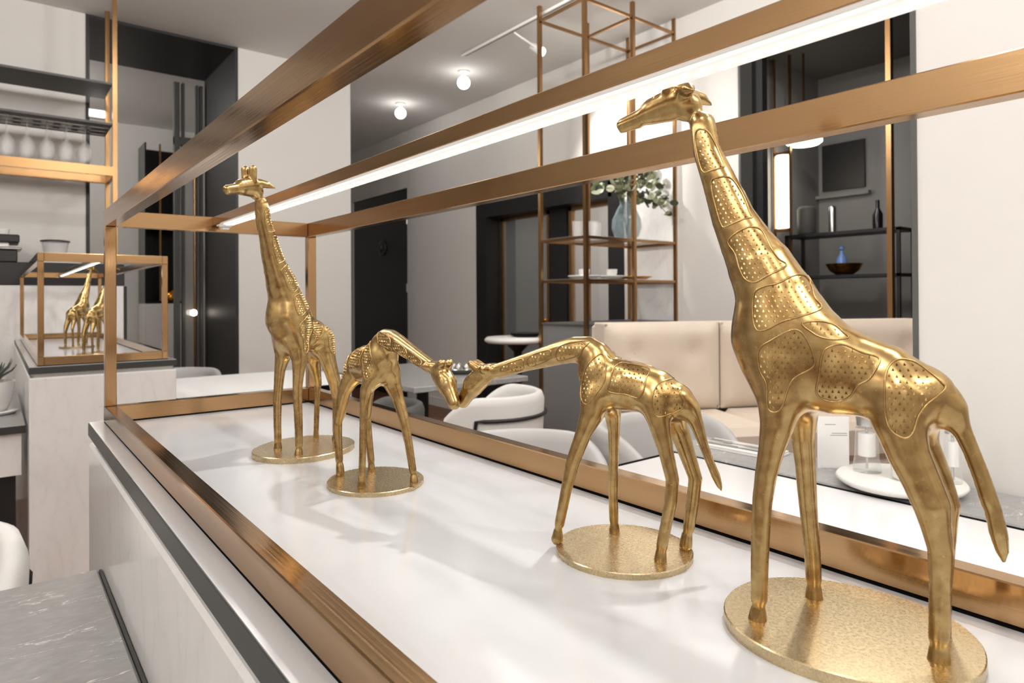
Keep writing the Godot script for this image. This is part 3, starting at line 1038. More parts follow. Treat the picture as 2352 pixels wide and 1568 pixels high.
# an open box of bronze tube on the counter, with a lit bar under its middle rail; local origin at its left far bottom corner, z towards the camera
func make_case(label: String, at: Vector3, wide: float, long: float) -> Node3D:
	var t := thing("display_case", label, "display case", at, 0, "bronze display cases")
	var w := 0.0191
	var h := 0.030
	var b := 0.0312
	var H := 0.3915
	var e := 0.0011
	var y := 0.0024
	for x in [0.0, wide - w]:
		for z in [0.0, long - w]:
			pbox("post", V(x + 0.0003, b, z + 0.0003), V(x + w - 0.0003, H - h, z + w - 0.0003), mat.bronze, t, e)
	for q in [[V(0, H - h, 0), V(w, H, long)], [V(wide - w, H - h, 0), V(wide, H, long)], [V(0, y, 0), V(w, b, long)], [V(wide - w, y, 0), V(wide, b, long)]]:
		pbox("long_rail", q[0], q[1], mat.bronze, t, e)
	for q in [[V(w, H - h, 0), V(wide - w, H, w)], [V(w, y, 0), V(wide - w, b, w)], [V(w, H - h, long - w), V(wide - w, H, long)], [V(w, y, long - w), V(wide - w, b, long)]]:
		pbox("cross_rail", q[0], q[1], mat.bronze, t, e)
	pbox("middle_rail", V(0.1850, H - 0.017, w), V(0.2041, H - 0.0005, long - w), mat.bronze, t, e)
	for q in [[V(0.0006, 0.0, 0.0006), V(w - 0.0006, y, long - 0.0006)], [V(wide - w + 0.0006, 0.0, 0.0006), V(wide - 0.0006, y, long - 0.0006)], [V(w, 0.0, 0.0006), V(wide - w, y, w - 0.0006)], [V(w, 0.0, long - w + 0.0006), V(wide - w, y, long - 0.0006)]]:
		pbox("rubber_seal", q[0], q[1], mat.rim, t)
	return t


func make_led(label: String, at: Vector3, long: float, energy: float) -> Node3D:
	# a bar light hung under a rail: origin at its far end, top middle
	var t := thing("led_bar_light", label, "lamp", at, 0, "bar lights of the display cases")
	pbox("housing", V(-0.0095, -0.0022, 0.055), V(0.0095, 0.0, long), mat.white_satin, t)
	var s := Shape.new()
	s.box(V(-0.0090, -0.0062, 0.075), V(0.0090, -0.0023, long), 0.001)
	part("diffuser", s, mat.led_face, t)
	var dot := Shape.new()
	dot.box(V(-0.0030, -0.0066, -0.0030), V(0.0030, -0.0060, 0.0030), 0.0003)
	var dm := dot.mesh()
	for k in int((long - 0.1) / 0.0085):
		var o := MeshInstance3D.new()
		o.name = "led_chip"
		o.mesh = dm
		o.material_override = mat.led_dot
		o.position = V(0.0030 if k % 2 else -0.0030, 0, 0.085 + k * 0.0085)
		t.add_child(o, true)
	pbox("end_cap", V(-0.0085, -0.0085, 0.047), V(0.0085, -0.0005, 0.066), mat.white_satin, t, 0.001)
	pbox("plug", V(-0.006, -0.0125, 0.043), V(0.0065, -0.0086, 0.060), mat.white_satin, t, 0.0008)
	pbox("mounting_clip", V(-0.0075, -0.004, 0.020), V(0.0075, -0.0004, 0.046), mat.white_satin, t, 0.0008)
	var l := AreaLight3D.new()
	l.name = "light"
	l.area_size = Vector2(0.015, long - 0.09)
	l.light_energy = energy
	l.light_color = LAMP_WHITE
	l.area_range = 12.0
	l.area_attenuation = 2.0
	l.shadow_enabled = true
	l.rotation.x = -PI / 2
	l.position = V(0, -0.0072, (long + 0.08) * 0.5)
	t.add_child(l)
	return t


func make_counter(label: String, lo: Vector2, hi: Vector2) -> Node3D:
	# white stone body, shadow gap, and a slab with a white face and a dark core; origin at the middle of its foot
	var c := (lo + hi) * 0.5
	var t := thing("counter", label, "counter", V(c.x, -GROUND, c.y), 0, "white counters")
	var a := V(lo.x - c.x, 0, lo.y - c.y)
	var b := V(hi.x - c.x, GROUND, hi.y - c.y)
	pbox("body", V(a.x + 0.001, 0.0, a.z + 0.001), V(b.x - 0.001, GROUND - 0.037, b.z - 0.001), mat.marble, t, 0.004)
	pbox("shadow_gap", V(a.x + 0.014, GROUND - 0.037, a.z + 0.014), V(b.x - 0.014, GROUND - 0.0242, b.z - 0.014), mat.steel, t)
	var slab := pbox("slab_core", V(a.x, GROUND - 0.0242, a.z), V(b.x, GROUND - 0.0012, b.z), mat.core, t, 0.0006)
	pbox("slab_face", V(a.x + 0.0012, GROUND - 0.0012, a.z + 0.0012), V(b.x - 0.0012, GROUND, b.z - 0.0012), mat.white_gloss, slab)
	return t


func build_case() -> void:
	make_counter("long white counter under the big giraffe display case", Vector2(-0.0225, -0.0197), Vector2(0.4225, 2.06))
	make_case("long open bronze frame case around the four big giraffes", Vector3.ZERO, 0.3992, 2.02)
	make_led("lit white bar light under the near case's middle rail", V(0.1945, 0.3745, 0.019), 1.96, 0.085)


func build_giraffes() -> void:
	var tall := TALL_CHAINS + TALL_EXTRA
	var low := GRAZING_CHAINS + GRAZING_EXTRA
	var a := make_giraffe("giraffe_figurine", "largest and nearest brass giraffe, upright, its head just under the bar light", tall, TALL_SPOTS, oval(0.0770, 0.0680, Vector2(0, -0.002), 2.15), 0.0078, [[0.1285, 0.3805, -0.86, 0.5]], V(0.287, 0, 1.215), atan2(0.30, 0.954))
	copy(a, "tall upright brass giraffe at the far end of the near case", V(0.205, 0, 0.462), atan2(0.83, -0.55))
	var b := make_giraffe("grazing_giraffe_figurine", "brass giraffe with lowered neck and its tail towards the largest giraffe", low, GRAZING_SPOTS, oval(0.0600, 0.0575, Vector2(-0.004, -0.003)), 0.0052, [[0.1695, 0.1425, 0.6, -0.8]], V(0.2835, 0, 1.0255), atan2(0.352, 0.936))
	copy(b, "brass giraffe with lowered neck facing the camera, nose to nose with another", V(0.204, 0, 0.682), atan2(-0.02, -1.0))
	copy(a, "nearer of the two tall brass giraffes in the far small case", V(0.175, 0, -1.80), atan2(-0.62, 0.78))
	copy(a, "farther of the two tall brass giraffes in the far small case", V(0.150, 0, -2.33), atan2(-0.62, 0.78))



func make_chair(label: String, at: Vector3, turn: float, cloth: Material) -> Node3D:
	# a tub chair: curved padded back, seat, black tube round the back, four legs; its front faces -z
	var t := thing("tub_chair", label, "chair", at, turn, "tub chairs")
	var s := Shape.new()
	var inner := []
	var outer := []
	var m := 40
	for k in m + 1:
		var a := deg_to_rad(-112.0 + 224.0 * k / m)
		inner.append(V(sin(a), 0, cos(a)))
	# padded back: a ring of rounded sections
	var prof := [[0.225, 0.44], [0.220, 0.60], [0.224, 0.715], [0.236, 0.745], [0.252, 0.752], [0.268, 0.745], [0.278, 0.715], [0.272, 0.58], [0.262, 0.40], [0.240, 0.38], [0.225, 0.44]]
	for k in m:
		for i in prof.size() - 1:
			var q := []
			var w := []
			for e in [[0, 0], [0, 1], [1, 1], [1, 0]]:
				var j: int = i + e[0]
				var d: Vector3 = inner[k + e[1]]
				var edge := minf(k + e[1], m - k - e[1]) / 7.0
				var drop: float = 0.0 if edge >= 1.0 else 0.09 * (1.0 - edge) * (1.0 - edge) * (1.0 if prof[j][1] > 0.5 else 0.0)
				q.append(d * prof[j][0] + V(0, prof[j][1] - drop, 0))
				var pa: Array = prof[(j - 1 + prof.size() - 1) % (prof.size() - 1)]
				var pb: Array = prof[(j + 1) % (prof.size() - 1)]
				var g := Vector2(pb[0] - pa[0], pb[1] - pa[1])
				w.append((d * -g.y + V(0, g.x, 0)).normalized())
			for z in 4:
				if w[z].dot(q[z] - (inner[k] * 0.25 + V(0, 0.56, 0))) < 0.0:
					w[z] = -w[z]
			s.tri(q[0], q[1], q[2], w[0], w[1], w[2])
			s.tri(q[0], q[2], q[3], w[0], w[2], w[3])
	for e in [0, m]:
		var d: Vector3 = inner[e]
		var side: Vector3 = V(-d.z, 0, d.x) * (1.0 if e == 0 else -1.0)
		var c := d * 0.248 + V(0, 0.54, 0)
		for i in prof.size() - 1:
			var drop0: float = 0.09 if prof[i][1] > 0.5 else 0.0
			var drop1: float = 0.09 if prof[i + 1][1] > 0.5 else 0.0
			s.tri(c, d * prof[i][0] + V(0, prof[i][1] - drop0, 0), d * prof[i + 1][0] + V(0, prof[i + 1][1] - drop1, 0), side, side, side)
	var back := part("backrest", s, cloth, t)
	s = Shape.new()
	var seam := []
	for k in range(2, m - 1):
		seam.append(inner[k] * 0.2725 + V(0, 0.555, 0))
	s.tube(seam, seam.map(func(_q): return 0.003), 6)
	part("seam", s, mat.grey_cloth, back)
	s = Shape.new()
	s.lathe(V(0, 0, 0), [[0.0001, 0.46], [0.17, 0.458], [0.205, 0.445], [0.215, 0.42], [0.205, 0.385], [0.0001, 0.375]], 36)
	part("seat", s, cloth, t)
	s = Shape.new()
	var hoop := []
	for k in range(0, 25):
		var a := deg_to_rad(-78.0 + 156.0 * k / 24.0)
		hoop.append(V(sin(a) * 0.283, 0.655, cos(a) * 0.283))
	hoop.push_front(V(-0.262, 0.40, 0.02))
	hoop.push_back(V(0.262, 0.40, 0.02))
	s.tube(hoop, hoop.map(func(_q): return 0.0085), 10)
	part("tube_hoop", s, mat.black, t)
	for q in [[-1, -1], [1, -1], [-1, 1], [1, 1]]:
		s = Shape.new()
		s.tube([V(q[0] * 0.16, 0.385, q[1] * 0.15), V(q[0] * 0.23, 0.0, q[1] * 0.22)], [0.013, 0.009], 10)
		part("leg", s, mat.black, t)
	return t


func make_table(label: String, lo: Vector2, hi: Vector2, top: Material, core: Material, rim: float) -> Node3D:
	# a rectangular dining table with a slab top and a black pedestal; its top is 0.75 m up
	var c := (lo + hi) * 0.5
	var h := (hi - lo) * 0.5
	var t := thing("dining_table", label, "table", V(c.x, -GROUND, c.y))
	if rim > 0.0:
		var k := pbox("slab_core", V(-h.x, 0.722, -h.y), V(h.x, 0.7485, h.y), core, t, 0.001)
		pbox("slab_face", V(-h.x + rim, 0.7485, -h.y + rim), V(h.x - rim, 0.75, h.y - rim), top, k)
	else:
		pbox("table_top", V(-h.x, 0.72, -h.y), V(h.x, 0.75, h.y), top, t, 0.004)
	var s := Shape.new()
	s.lathe(V(0, 0, 0), [[0.0001, 0.018], [minf(0.20, h.x * 0.9), 0.016], [minf(0.22, h.x * 0.95), 0.008], [minf(0.22, h.x * 0.95), 0.0], [0.0001, 0.0]], 32)
	part("foot", s, mat.black, t)
	s = Shape.new()
	s.tube([V(0, 0.01, 0), V(0, 0.722, 0)], [0.035, 0.035], 20)
	part("column", s, mat.black, t)
	return t


func build_left() -> void:
	make_table("grey veined stone table beside the near counter, at the lower left", Vector2(-1.25, 0.177), Vector2(-0.0275, 1.35), mat.stone, mat.core, 0.0)
	var e := thing("edge_strip", "narrow grey stone strip between the lower left table and the counter", "trim", V(-0.0235, -0.205, 0.76))
	pbox("strip", V(-0.0035, -0.03, -0.58), V(0.0005, -0.0015, 0.58), mat.core, e)
	make_chair("white tub chair cut off by the left edge of the photo", V(-0.385, -GROUND, -0.10), PI, mat.cloth)


func build_far_left() -> void:
	make_counter("white counter farther back, under the small giraffe display case", Vector2(-0.068, -3.36), Vector2(0.385, -1.326))
	make_case("farther bronze frame case holding two giraffes, at the left", V(-0.043, 0, -3.335), 0.403, 1.985)
	make_led("lit white bar light under the far case's middle rail", V(0.1515, 0.3745, -3.316), 1.93, 0.10)
	# side table with a potted aloe, left of that counter
	var t := thing("side_table", "grey side table with a dark edge and white apron, left of the far counter", "table", V(-0.62, -GROUND, -2.0))
	pbox("table_top", V(-0.55, 0.722, -0.58), V(0.546, 0.75, 0.58), mat.stone, t, 0.002)
	pbox("edge_band", V(-0.55, 0.722, 0.5801), V(0.546, 0.748, 0.584), mat.core, t)
	pbox("apron", V(-0.55, 0.575, -0.55), V(0.535, 0.722, 0.565), mat.marble, t)
	for q in [V(-0.5, 0, -0.5), V(0.47, 0, -0.5), V(-0.5, 0, 0.48), V(0.47, 0, 0.48)]:
		pbox("leg", q, q + V(0.05, 0.575, 0.05), mat.black, t)
	t = thing("flower_pot", "white ceramic pot with a spiky aloe on the side table", "potted plant", V(-0.172, -0.205, -1.76))
	var s := Shape.new()
	s.lathe(Vector3.ZERO, [[0.0001, 0.0], [0.075, 0.0], [0.088, 0.012], [0.086, 0.016], [0.05, 0.012], [0.0001, 0.012]], 32)
	part("saucer", s, mat.ceramic, t)
	s = Shape.new()
	s.lathe(Vector3.ZERO, [[0.0001, 0.012], [0.052, 0.012], [0.066, 0.05], [0.076, 0.10], [0.078, 0.125], [0.072, 0.125], [0.069, 0.11], [0.0001, 0.11]], 32)
	part("pot", s, mat.ceramic, t)
	for k in 14:
		var a := TAU * k / 14.0 + 0.2
		var out := 0.35 + 0.65 * fposmod(k * 0.618, 1.0)
		var d := V(cos(a), 0, sin(a))
		s = Shape.new()
		s.tube([V(0, 0.108, 0) + d * 0.012, V(0, 0.14 + 0.02 * (1 - out), 0) + d * (0.02 + 0.03 * out), V(0, 0.19 - 0.03 * out, 0) + d * (0.03 + 0.07 * out), V(0, 0.225 - 0.045 * out, 0) + d * (0.035 + 0.09 * out)], [0.008, 0.0085, 0.005, 0.0008], 7, true, 0.6)
		part("leaf", s, mat.aloe, t)
	# the bar at the far left, with coffee gear on it
	t = thing("bar_counter", "high white bar with a thick black worktop at the far left", "bar", V(-1.25, -GROUND, -3.65))
	pbox("front_panel", V(-1.75, 0.0, -0.18), V(1.745, 1.273, 0.20), mat.marble, t, 0.003)
	pbox("worktop", V(-1.75, 1.273, -0.20), V(1.75, 1.41, 0.205), mat.black, t, 0.004)
	pbox("end_strip", V(1.745, 0.0, 0.12), V(1.765, 1.27, 0.19), mat.black, t)
	var bar := 0.455
	t = thing("coffee_machine", "black and white coffee machine cut off at the left, on the bar", "coffee machine", V(-0.28, bar, -3.62))
	pbox("body", V(-0.28, 0.0, -0.15), V(0.23, 0.075, 0.15), mat.black, t, 0.006)
	pbox("drip_tray", V(-0.26, 0.075, -0.1), V(0.25, 0.088, 0.165), mat.steel, t, 0.004)
	pbox("upper_case", V(-0.28, 0.088, -0.15), V(0.19, 0.118, 0.13), mat.white_satin, t, 0.006)
	pbox("top_panel", V(-0.28, 0.118, -0.15), V(0.24, 0.165, 0.15), mat.black, t, 0.006)
	s = Shape.new()
	s.lathe(V(0.16, 0.165, 0.02), [[0.03, 0.0], [0.036, 0.04], [0.034, 0.04], [0.028, 0.004], [0.0001, 0.004]], 20)
	part("cup_on_top", s, mat.ceramic, t)
	t = thing("coffee_grinder", "grinder with a clear hopper and black lid on the bar", "grinder", V(0.142, bar, -3.60))
	pbox("base", V(-0.09, 0.0, -0.10), V(0.09, 0.03, 0.10), mat.white_satin, t, 0.006)
	s = Shape.new()
	s.lathe(Vector3.ZERO, [[0.0001, 0.03], [0.055, 0.03], [0.055, 0.055], [0.07, 0.065], [0.0001, 0.066]], 28)
	part("burr_housing", s, mat.white_satin, t)
	s = Shape.new()
	s.lathe(Vector3.ZERO, [[0.062, 0.067], [0.074, 0.140], [0.071, 0.140], [0.059, 0.070]], 28)
	part("hopper", s, mat.clear, t)
	s = Shape.new()
	s.lathe(Vector3.ZERO, [[0.0001, 0.152], [0.05, 0.151], [0.079, 0.146], [0.079, 0.139], [0.0001, 0.139]], 28)
	part("lid", s, mat.black, t)
	# hanging rack of bronze tube and dark shelves, with glasses upside down
	t = thing("hanging_rack", "bronze ceiling rack with dark shelves hanging over the bar", "rack", V(-1.0, ROOF, -3.62))
	for x in [-1.9, 1.435]:
		for z in [-0.18, 0.17]:
			pbox("post", V(x, -2.2 + 0.47, z - 0.012), V(x + 0.026, 0.0, z + 0.012), mat.bronze_plain, t)
	for z in [-0.18, 0.17]:
		pbox("beam", V(-1.9, -1.181, z - 0.012), V(1.435, -1.123, z + 0.012), mat.bronze_plain, t)
	for x in [-1.9, 1.436]:
		pbox("side_beam", V(x, -1.18, -0.168), V(x + 0.024, -1.124, 0.158), mat.bronze_plain, t)
	pbox("shelf", V(-1.88, -0.600, -0.19), V(1.434, -0.586, 0.18), mat.dark_grey, t)
	pbox("shelf", V(-1.88, -0.858, -0.19), V(1.434, -0.844, 0.18), mat.dark_grey, t)
	for z in [-0.10, 0.0, 0.10]:
		pbox("glass_runner", V(-1.88, -0.866, z - 0.012), V(1.42, -0.859, z + 0.012), mat.steel, t)
	s = Shape.new()
	s.lathe(Vector3.ZERO, [[0.033, 0.0], [0.004, -0.004], [0.0035, -0.085], [0.02, -0.105], [0.04, -0.14], [0.042, -0.17], [0.034, -0.215], [0.033, -0.215], [0.040, -0.17], [0.037, -0.14], [0.015, -0.106]], 24)
	var first: MeshInstance3D = null
	for k in 12:
		var at := V(-0.20 + 0.10 * (k / 2), ROOF - 0.866, -3.62 + (0.05 if k % 2 else -0.06))
		var lab: String = "stemmed glass hanging in the %s row of the rack, %s from the bronze post" % ["front" if k % 2 else "back", ["sixth", "fifth", "fourth", "third", "second", "first"][k / 2]]
		if first == null:
			first = single("wine_glass", s, mat.clear, lab, "glass", at, 0, "hanging glasses")
		else:
			copy(first, lab, at)
	# small wall lamp behind the rack
	t = thing("wall_lamp", "small lit oblong lamp on the wall behind the rack", "lamp", V(0.40, 1.52, -3.93))
	pbox("plate", V(-0.05, -0.03, 0.0), V(0.05, 0.03, 0.012), mat.white_satin, t, 0.002)
	pbox("lamp_face", V(-0.042, -0.02, 0.012), V(0.042, 0.02, 0.022), mat.lamp_face, t)
	# seen through the dark passage
	t = thing("tall_cabinet", "tall black open cabinet with brass poles in the back room", "cabinet", V(1.29, -GROUND, -6.75))
	pbox("back_panel", V(-0.18, 1.17, -0.2), V(0.2, 2.88, -0.18), mat.black_gloss, t)
	pbox("base_unit", V(-0.18, 0.0, -0.2), V(0.2, 1.14, 0.2), mat.white_satin, t)
	pbox("side_panel", V(-0.18, 1.17, -0.18), V(-0.165, 2.88, 0.2), mat.black_gloss, t)
	pbox("shelf", V(-0.18, 1.14, -0.2), V(0.2, 1.17, 0.2), mat.black_gloss, t)
	pbox("shelf", V(-0.165, 1.95, -0.18), V(0.2, 1.97, 0.2), mat.black_gloss, t)
	for x in [-0.04, 0.185]:
		pbox("pole", V(x, 1.17, 0.18), V(x + 0.018, 2.88, 0.198), mat.bronze_plain, t)
	s = Shape.new()
	s.lathe(V(0.1, 1.17, 0.05), [[0.0001, 0.0], [0.06, 0.0], [0.075, 0.05], [0.05, 0.1], [0.02, 0.12], [0.0001, 0.12]], 20)
	single("round_jar", s, mat.gold_bowl, "small golden jar in the black cabinet of the back room", "jar", V(1.29, -GROUND, -6.75))
	t = thing("glass_door", "dark framed glass door leaf with a brass pull in the passage", "door", V(1.2, -GROUND, -4.95))
	for q in [[-0.118, -0.075], [-0.055, -0.035], [0.058, 0.075], [0.09, 0.115]]:
		pbox("stile", V(q[0], 0.0, -0.03), V(q[1], 3.1, 0.03), mat.dark_grey, t)
	pbox("pane", V(-0.035, 0.05, -0.004), V(0.058, 3.1, 0.004), mat.pane, t)
	pbox("top_rail", V(-0.118, 2.55, -0.028), V(0.115, 2.62, 0.028), mat.dark_grey, t)
	s = Shape.new()
	s.tube([V(0.042, 0.4, 0.04), V(0.042, 2.4, 0.04)], [0.011, 0.011], 10)
	part("pull", s, mat.bronze_plain, t)
	s = Shape.new()
	s.lathe(V(1.222, 0.11, -4.87), [[0.0001, -0.03], [0.024, -0.02], [0.03, 0.0], [0.024, 0.02], [0.0001, 0.03]], 16)
	single("globe_lamp", s, mat.tube_face, "small glowing globe beside the glass door in the passage", "lamp")



func build_middle() -> void:
	make_table("white table with a dark edge, behind the near case's far end", Vector2(0.45, -2.56), Vector2(1.41, -1.72), mat.white_matt, mat.rim, 0.020)
	make_table("grey stone table behind the tub chair, beyond the grazing giraffes", Vector2(1.43, -2.42), Vector2(2.15, -1.36), mat.stone, mat.core, 0.0)
	make_chair("grey tub chair behind the white table, partly hidden by the far counter", V(0.68, -GROUND, -2.92), PI, mat.grey_cloth)
	make_chair("white tub chair seen from behind, above where the noses meet", V(1.64, -GROUND, -1.065), 0.6, mat.cloth)
	var dark := make_chair("dark grey tub chair beside the grey table, left of the white one", V(1.19, -GROUND, -1.36), 0.9, mat.dark_grey)
	dark.scale = Vector3.ONE * 0.93
	var first: Node3D = null
	var spots := [[V(1.34, -0.205, -2.36), 0.16, "clear glass shaker, tallest of the three on the white table"], [V(1.385, -0.205, -2.30), 0.12, "clear glass shaker, nearest of the three on the white table"], [V(1.29, -0.205, -2.42), 0.13, "clear glass shaker, leftmost of the three on the white table"]]
	for q in spots:
		var t := thing("glass_shaker", q[2], "shaker", q[0], 0, "glass shakers")
		var h: float = q[1]
		var s := Shape.new()
		s.lathe(Vector3.ZERO, [[0.0001, 0.0], [0.024, 0.0], [0.026, 0.01], [0.02, h * 0.6], [0.022, h * 0.62], [0.022, h * 0.66], [0.0001, h * 0.66]], 20)
		part("body", s, mat.clear, t)
		s = Shape.new()
		s.lathe(Vector3.ZERO, [[0.0001, 0.004], [0.018, 0.004], [0.016, h * 0.35], [0.0001, h * 0.35]], 20)
		part("contents", s, mat.dark_grey if first == null else mat.paper, t)
		s = Shape.new()
		s.lathe(Vector3.ZERO, [[0.0001, h], [0.012, h * 0.99], [0.022, h * 0.85], [0.021, h * 0.67], [0.0001, h * 0.67]], 20)
		part("cap", s, mat.steel, t)
		first = t
	# silver dish with glass balls on the grey table
	var s2 := Shape.new()
	s2.lathe(Vector3.ZERO, [[0.0001, 0.0], [0.05, 0.0], [0.10, 0.03], [0.098, 0.033], [0.05, 0.006], [0.0001, 0.006]], 28)
	single("silver_dish", s2, mat.steel, "shiny silver dish on the grey table above the noses", "dish", V(1.93, -0.205, -1.70))
	for k in 5:
		var ball := Shape.new()
		var r := 0.022
		ball.lathe(Vector3.ZERO, [[0.0001, -r], [r * 0.6, -r * 0.8], [r * 0.95, -r * 0.3], [r, 0.0], [r * 0.95, r * 0.3], [r * 0.6, r * 0.8], [0.0001, r]], 16)
		single("mirror_ball", ball, mat.steel, "small mirror ball heaped in the silver dish", "ball", V(1.93 + 0.04 * cos(TAU * k / 5.0), -0.165, -1.70 + 0.04 * sin(TAU * k / 5.0)), 0, "mirror balls in the dish")
	# high round table with black plates
	var t2 := thing("round_table", "small high round white table in front of the grey glass door", "table", V(2.74, -GROUND - 0.0, -2.185))
	var s3 := Shape.new()
	s3.lathe(Vector3.ZERO, [[0.0001, 0.905], [0.22, 0.905], [0.235, 0.891], [0.235, 0.879], [0.22, 0.865], [0.0001, 0.865]], 40)
	part("table_top", s3, mat.white_satin, t2)
	s3 = Shape.new()
	s3.lathe(Vector3.ZERO, [[0.0001, 0.865], [0.09, 0.86], [0.03, 0.80], [0.025, 0.05], [0.18, 0.02], [0.18, 0.0], [0.0001, 0.0]], 28)
	part("pedestal", s3, mat.black, t2)
	for k in 3:
		var p := Shape.new()
		p.lathe(Vector3.ZERO, [[0.0001, 0.0], [0.07, 0.0], [0.11, 0.012], [0.108, 0.014], [0.07, 0.005], [0.0001, 0.005]], 28)
		single("black_plate", p, mat.black, ["black plate at the bottom of the stack on the high round table", "black plate in the middle of the stack on the high round table", "black plate on top of the stack on the high round table"][k], "plate", V(2.79, -0.05 + k * 0.0075, -2.16), 0, "black plates")
	build_shelf()


func build_shelf() -> void:
	# tall bronze shelf against the right wall
	var X := [2.74, 3.19, 3.632]
	var Z := [-1.93, -1.50]
	var c := V(3.19, -GROUND, -1.715)
	var t := thing("bronze_shelf", "tall open bronze tube shelf with a grey cabinet below, by the wall", "shelf", c)
	var up := GROUND
	var w := 0.0125
	for z in Z:
		for x in X:
			pbox("post", V(x - c.x - w, 0.0, z - c.z - w), V(x - c.x + w, ROOF + up, z - c.z + w), mat.bronze_plain, t)
	for y in [2.1, 0.607, 0.335]:
		for z in Z:
			pbox("long_bar", V(X[0] - c.x + w, y + up - 0.011, z - c.z - 0.009), V(X[2] - c.x - w, y + up + 0.006, z - c.z + 0.009), mat.bronze_plain, t)
		for x in X:
			pbox("cross_bar", V(x - c.x - 0.009, y + up - 0.011, Z[0] - c.z + w), V(x - c.x + 0.009, y + up + 0.006, Z[1] - c.z - w), mat.bronze_plain, t)
		if y < 2.0:
			pbox("glass_shelf", V(X[0] - c.x, y + up + 0.006, Z[0] - c.z), V(X[2] - c.x, y + up + 0.012, Z[1] - c.z), mat.pane, t)
	pbox("cabinet_body", V(X[0] - c.x + 0.004, 0.285, Z[0] - c.z + 0.004), V(X[2] - c.x - 0.004, 1.0, Z[1] - c.z - 0.004), mat.mid_grey, t)
	pbox("cabinet_top", V(X[0] - c.x - 0.006, 1.0, Z[0] - c.z - 0.006), V(X[2] - c.x, 1.012, Z[1] - c.z + 0.006), mat.dark_grey, t)
	pbox("long_bar", V(X[0] - c.x + w, 0.262, Z[1] - c.z - 0.009), V(X[2] - c.x - w, 0.285, Z[1] - c.z + 0.009), mat.bronze_plain, t)
	pbox("cross_bar", V(X[0] - c.x - 0.009, 0.262, Z[0] - c.z + w), V(X[0] - c.x + 0.009, 0.285, Z[1] - c.z - w), mat.bronze_plain, t)
	pbox("plinth", V(X[0] - c.x + 0.08, 0.0, Z[0] - c.z + 0.06), V(X[2] - c.x - 0.02, 0.262, Z[1] - c.z - 0.08), mat.black, t)
	var p := thing("stone_panel", "pale marble wall panel behind the bronze shelf", "panel", V(3.635, -GROUND, -1.72))
	pbox("slab", V(0.0, 0.0, -0.24), V(0.014, ROOF + up, 0.24), mat.marble, p)
	# vase with eucalyptus branches
	var y1 := 0.619
	var vt := thing("glass_vase", "round smoky blue glass vase on the bronze shelf", "vase", V(3.32, y1, -1.68))
	var s := Shape.new()
	s.lathe(Vector3.ZERO, [[0.0001, 0.004], [0.05, 0.004], [0.085, 0.03], [0.105, 0.09], [0.10, 0.15], [0.07, 0.22], [0.045, 0.26], [0.048, 0.285], [0.046, 0.285], [0.043, 0.26], [0.067, 0.22], [0.097, 0.15], [0.102, 0.09], [0.08, 0.032], [0.0001, 0.01]], 32)
	part("vessel", s, mat.vase_glass, vt)
	s = Shape.new()
	s.lathe(Vector3.ZERO, [[0.0001, 0.0], [0.05, 0.0], [0.05, 0.004], [0.0001, 0.004]], 24)
	part("foot", s, mat.vase_glass, vt)
	var leaf := Shape.new()
	var n := 10
	for k in n:
		var a := TAU * k / n
		var b := TAU * (k + 1) / n
		leaf.tri(V(0, 0.003, 0.02), V(sin(a) * 0.020, 0.0, 0.02 + cos(a) * 0.022), V(sin(b) * 0.020, 0.0, 0.02 + cos(b) * 0.022), Vector3.UP, Vector3.UP, Vector3.UP)
	var lm := leaf.mesh()
	var pl := thing("eucalyptus", "pale green eucalyptus branches spreading from the glass vase", "plant", V(3.32, y1 + 0.02, -1.68))
	var tips := [V(-0.30, 0.42, 0.14), V(-0.36, 0.30, 0.02), V(-0.18, 0.46, -0.08), V(-0.02, 0.50, 0.06), V(0.14, 0.44, 0.10), V(0.25, 0.36, 0.12), V(0.29, 0.50, 0.02), V(0.20, 0.22, 0.24), V(-0.16, 0.30, 0.20), V(0.26, 0.16, 0.16)]
	for tip in tips:
		var pts := []
		for k in 9:
			var f := k / 8.0
			var q := V(0, 0.02, 0).lerp(V(tip.x * 0.15, 0.27, tip.z * 0.15), minf(f * 2.2, 1.0))
			if f > 0.45:
				var g := (f - 0.45) / 0.55
				q = V(tip.x * 0.15, 0.27, tip.z * 0.15).lerp(tip, g) + V(0, 0.07 * sin(PI * g), 0)
			pts.append(q)
		s = Shape.new()
		s.tube(pts, pts.map(func(_q): return 0.002), 5)
		var br := part("branch", s, mat.twig, pl)
		for k in 22:
			var f := 0.46 + 0.54 * k / 21.0
			var i := int(f * 7.99)
			var q: Vector3 = pts[i].lerp(pts[mini(i + 1, 8)], f * 8.0 - i)
			var o := MeshInstance3D.new()
			o.name = "leaf"
			o.mesh = lm
			o.material_override = [mat.leaf, mat.leaf_pale, mat.leaf_dark, mat.leaf_pale][rng.randi() % 4]
			o.position = q + V(rng.randf_range(-0.02, 0.02), rng.randf_range(-0.02, 0.02), rng.randf_range(-0.02, 0.02))
			o.rotation = V(rng.randf_range(-1.2, 1.2), rng.randf() * TAU, rng.randf_range(-1.2, 1.2))
			o.scale = Vector3.ONE * rng.randf_range(1.0, 1.5)
			br.add_child(o, true)
	# glasses and plates on the shelves
	for k in 3:
		s = Shape.new()
		s.lathe(Vector3.ZERO, [[0.0001, 0.0], [0.03, 0.0], [0.036, 0.11], [0.034, 0.11], [0.028, 0.006], [0.0001, 0.006]], 24)
		single("tumbler", s, mat.clear, ["clear tumbler at the left end of the upper bronze shelf", "clear tumbler in the middle of three on the upper bronze shelf", "clear tumbler nearest the vase on the upper bronze shelf"][k], "glass", V(2.86 + 0.09 * k, y1, -1.70 + 0.06 * (k % 2)), 0, "tumblers on the shelf")
	var y2 := 0.347
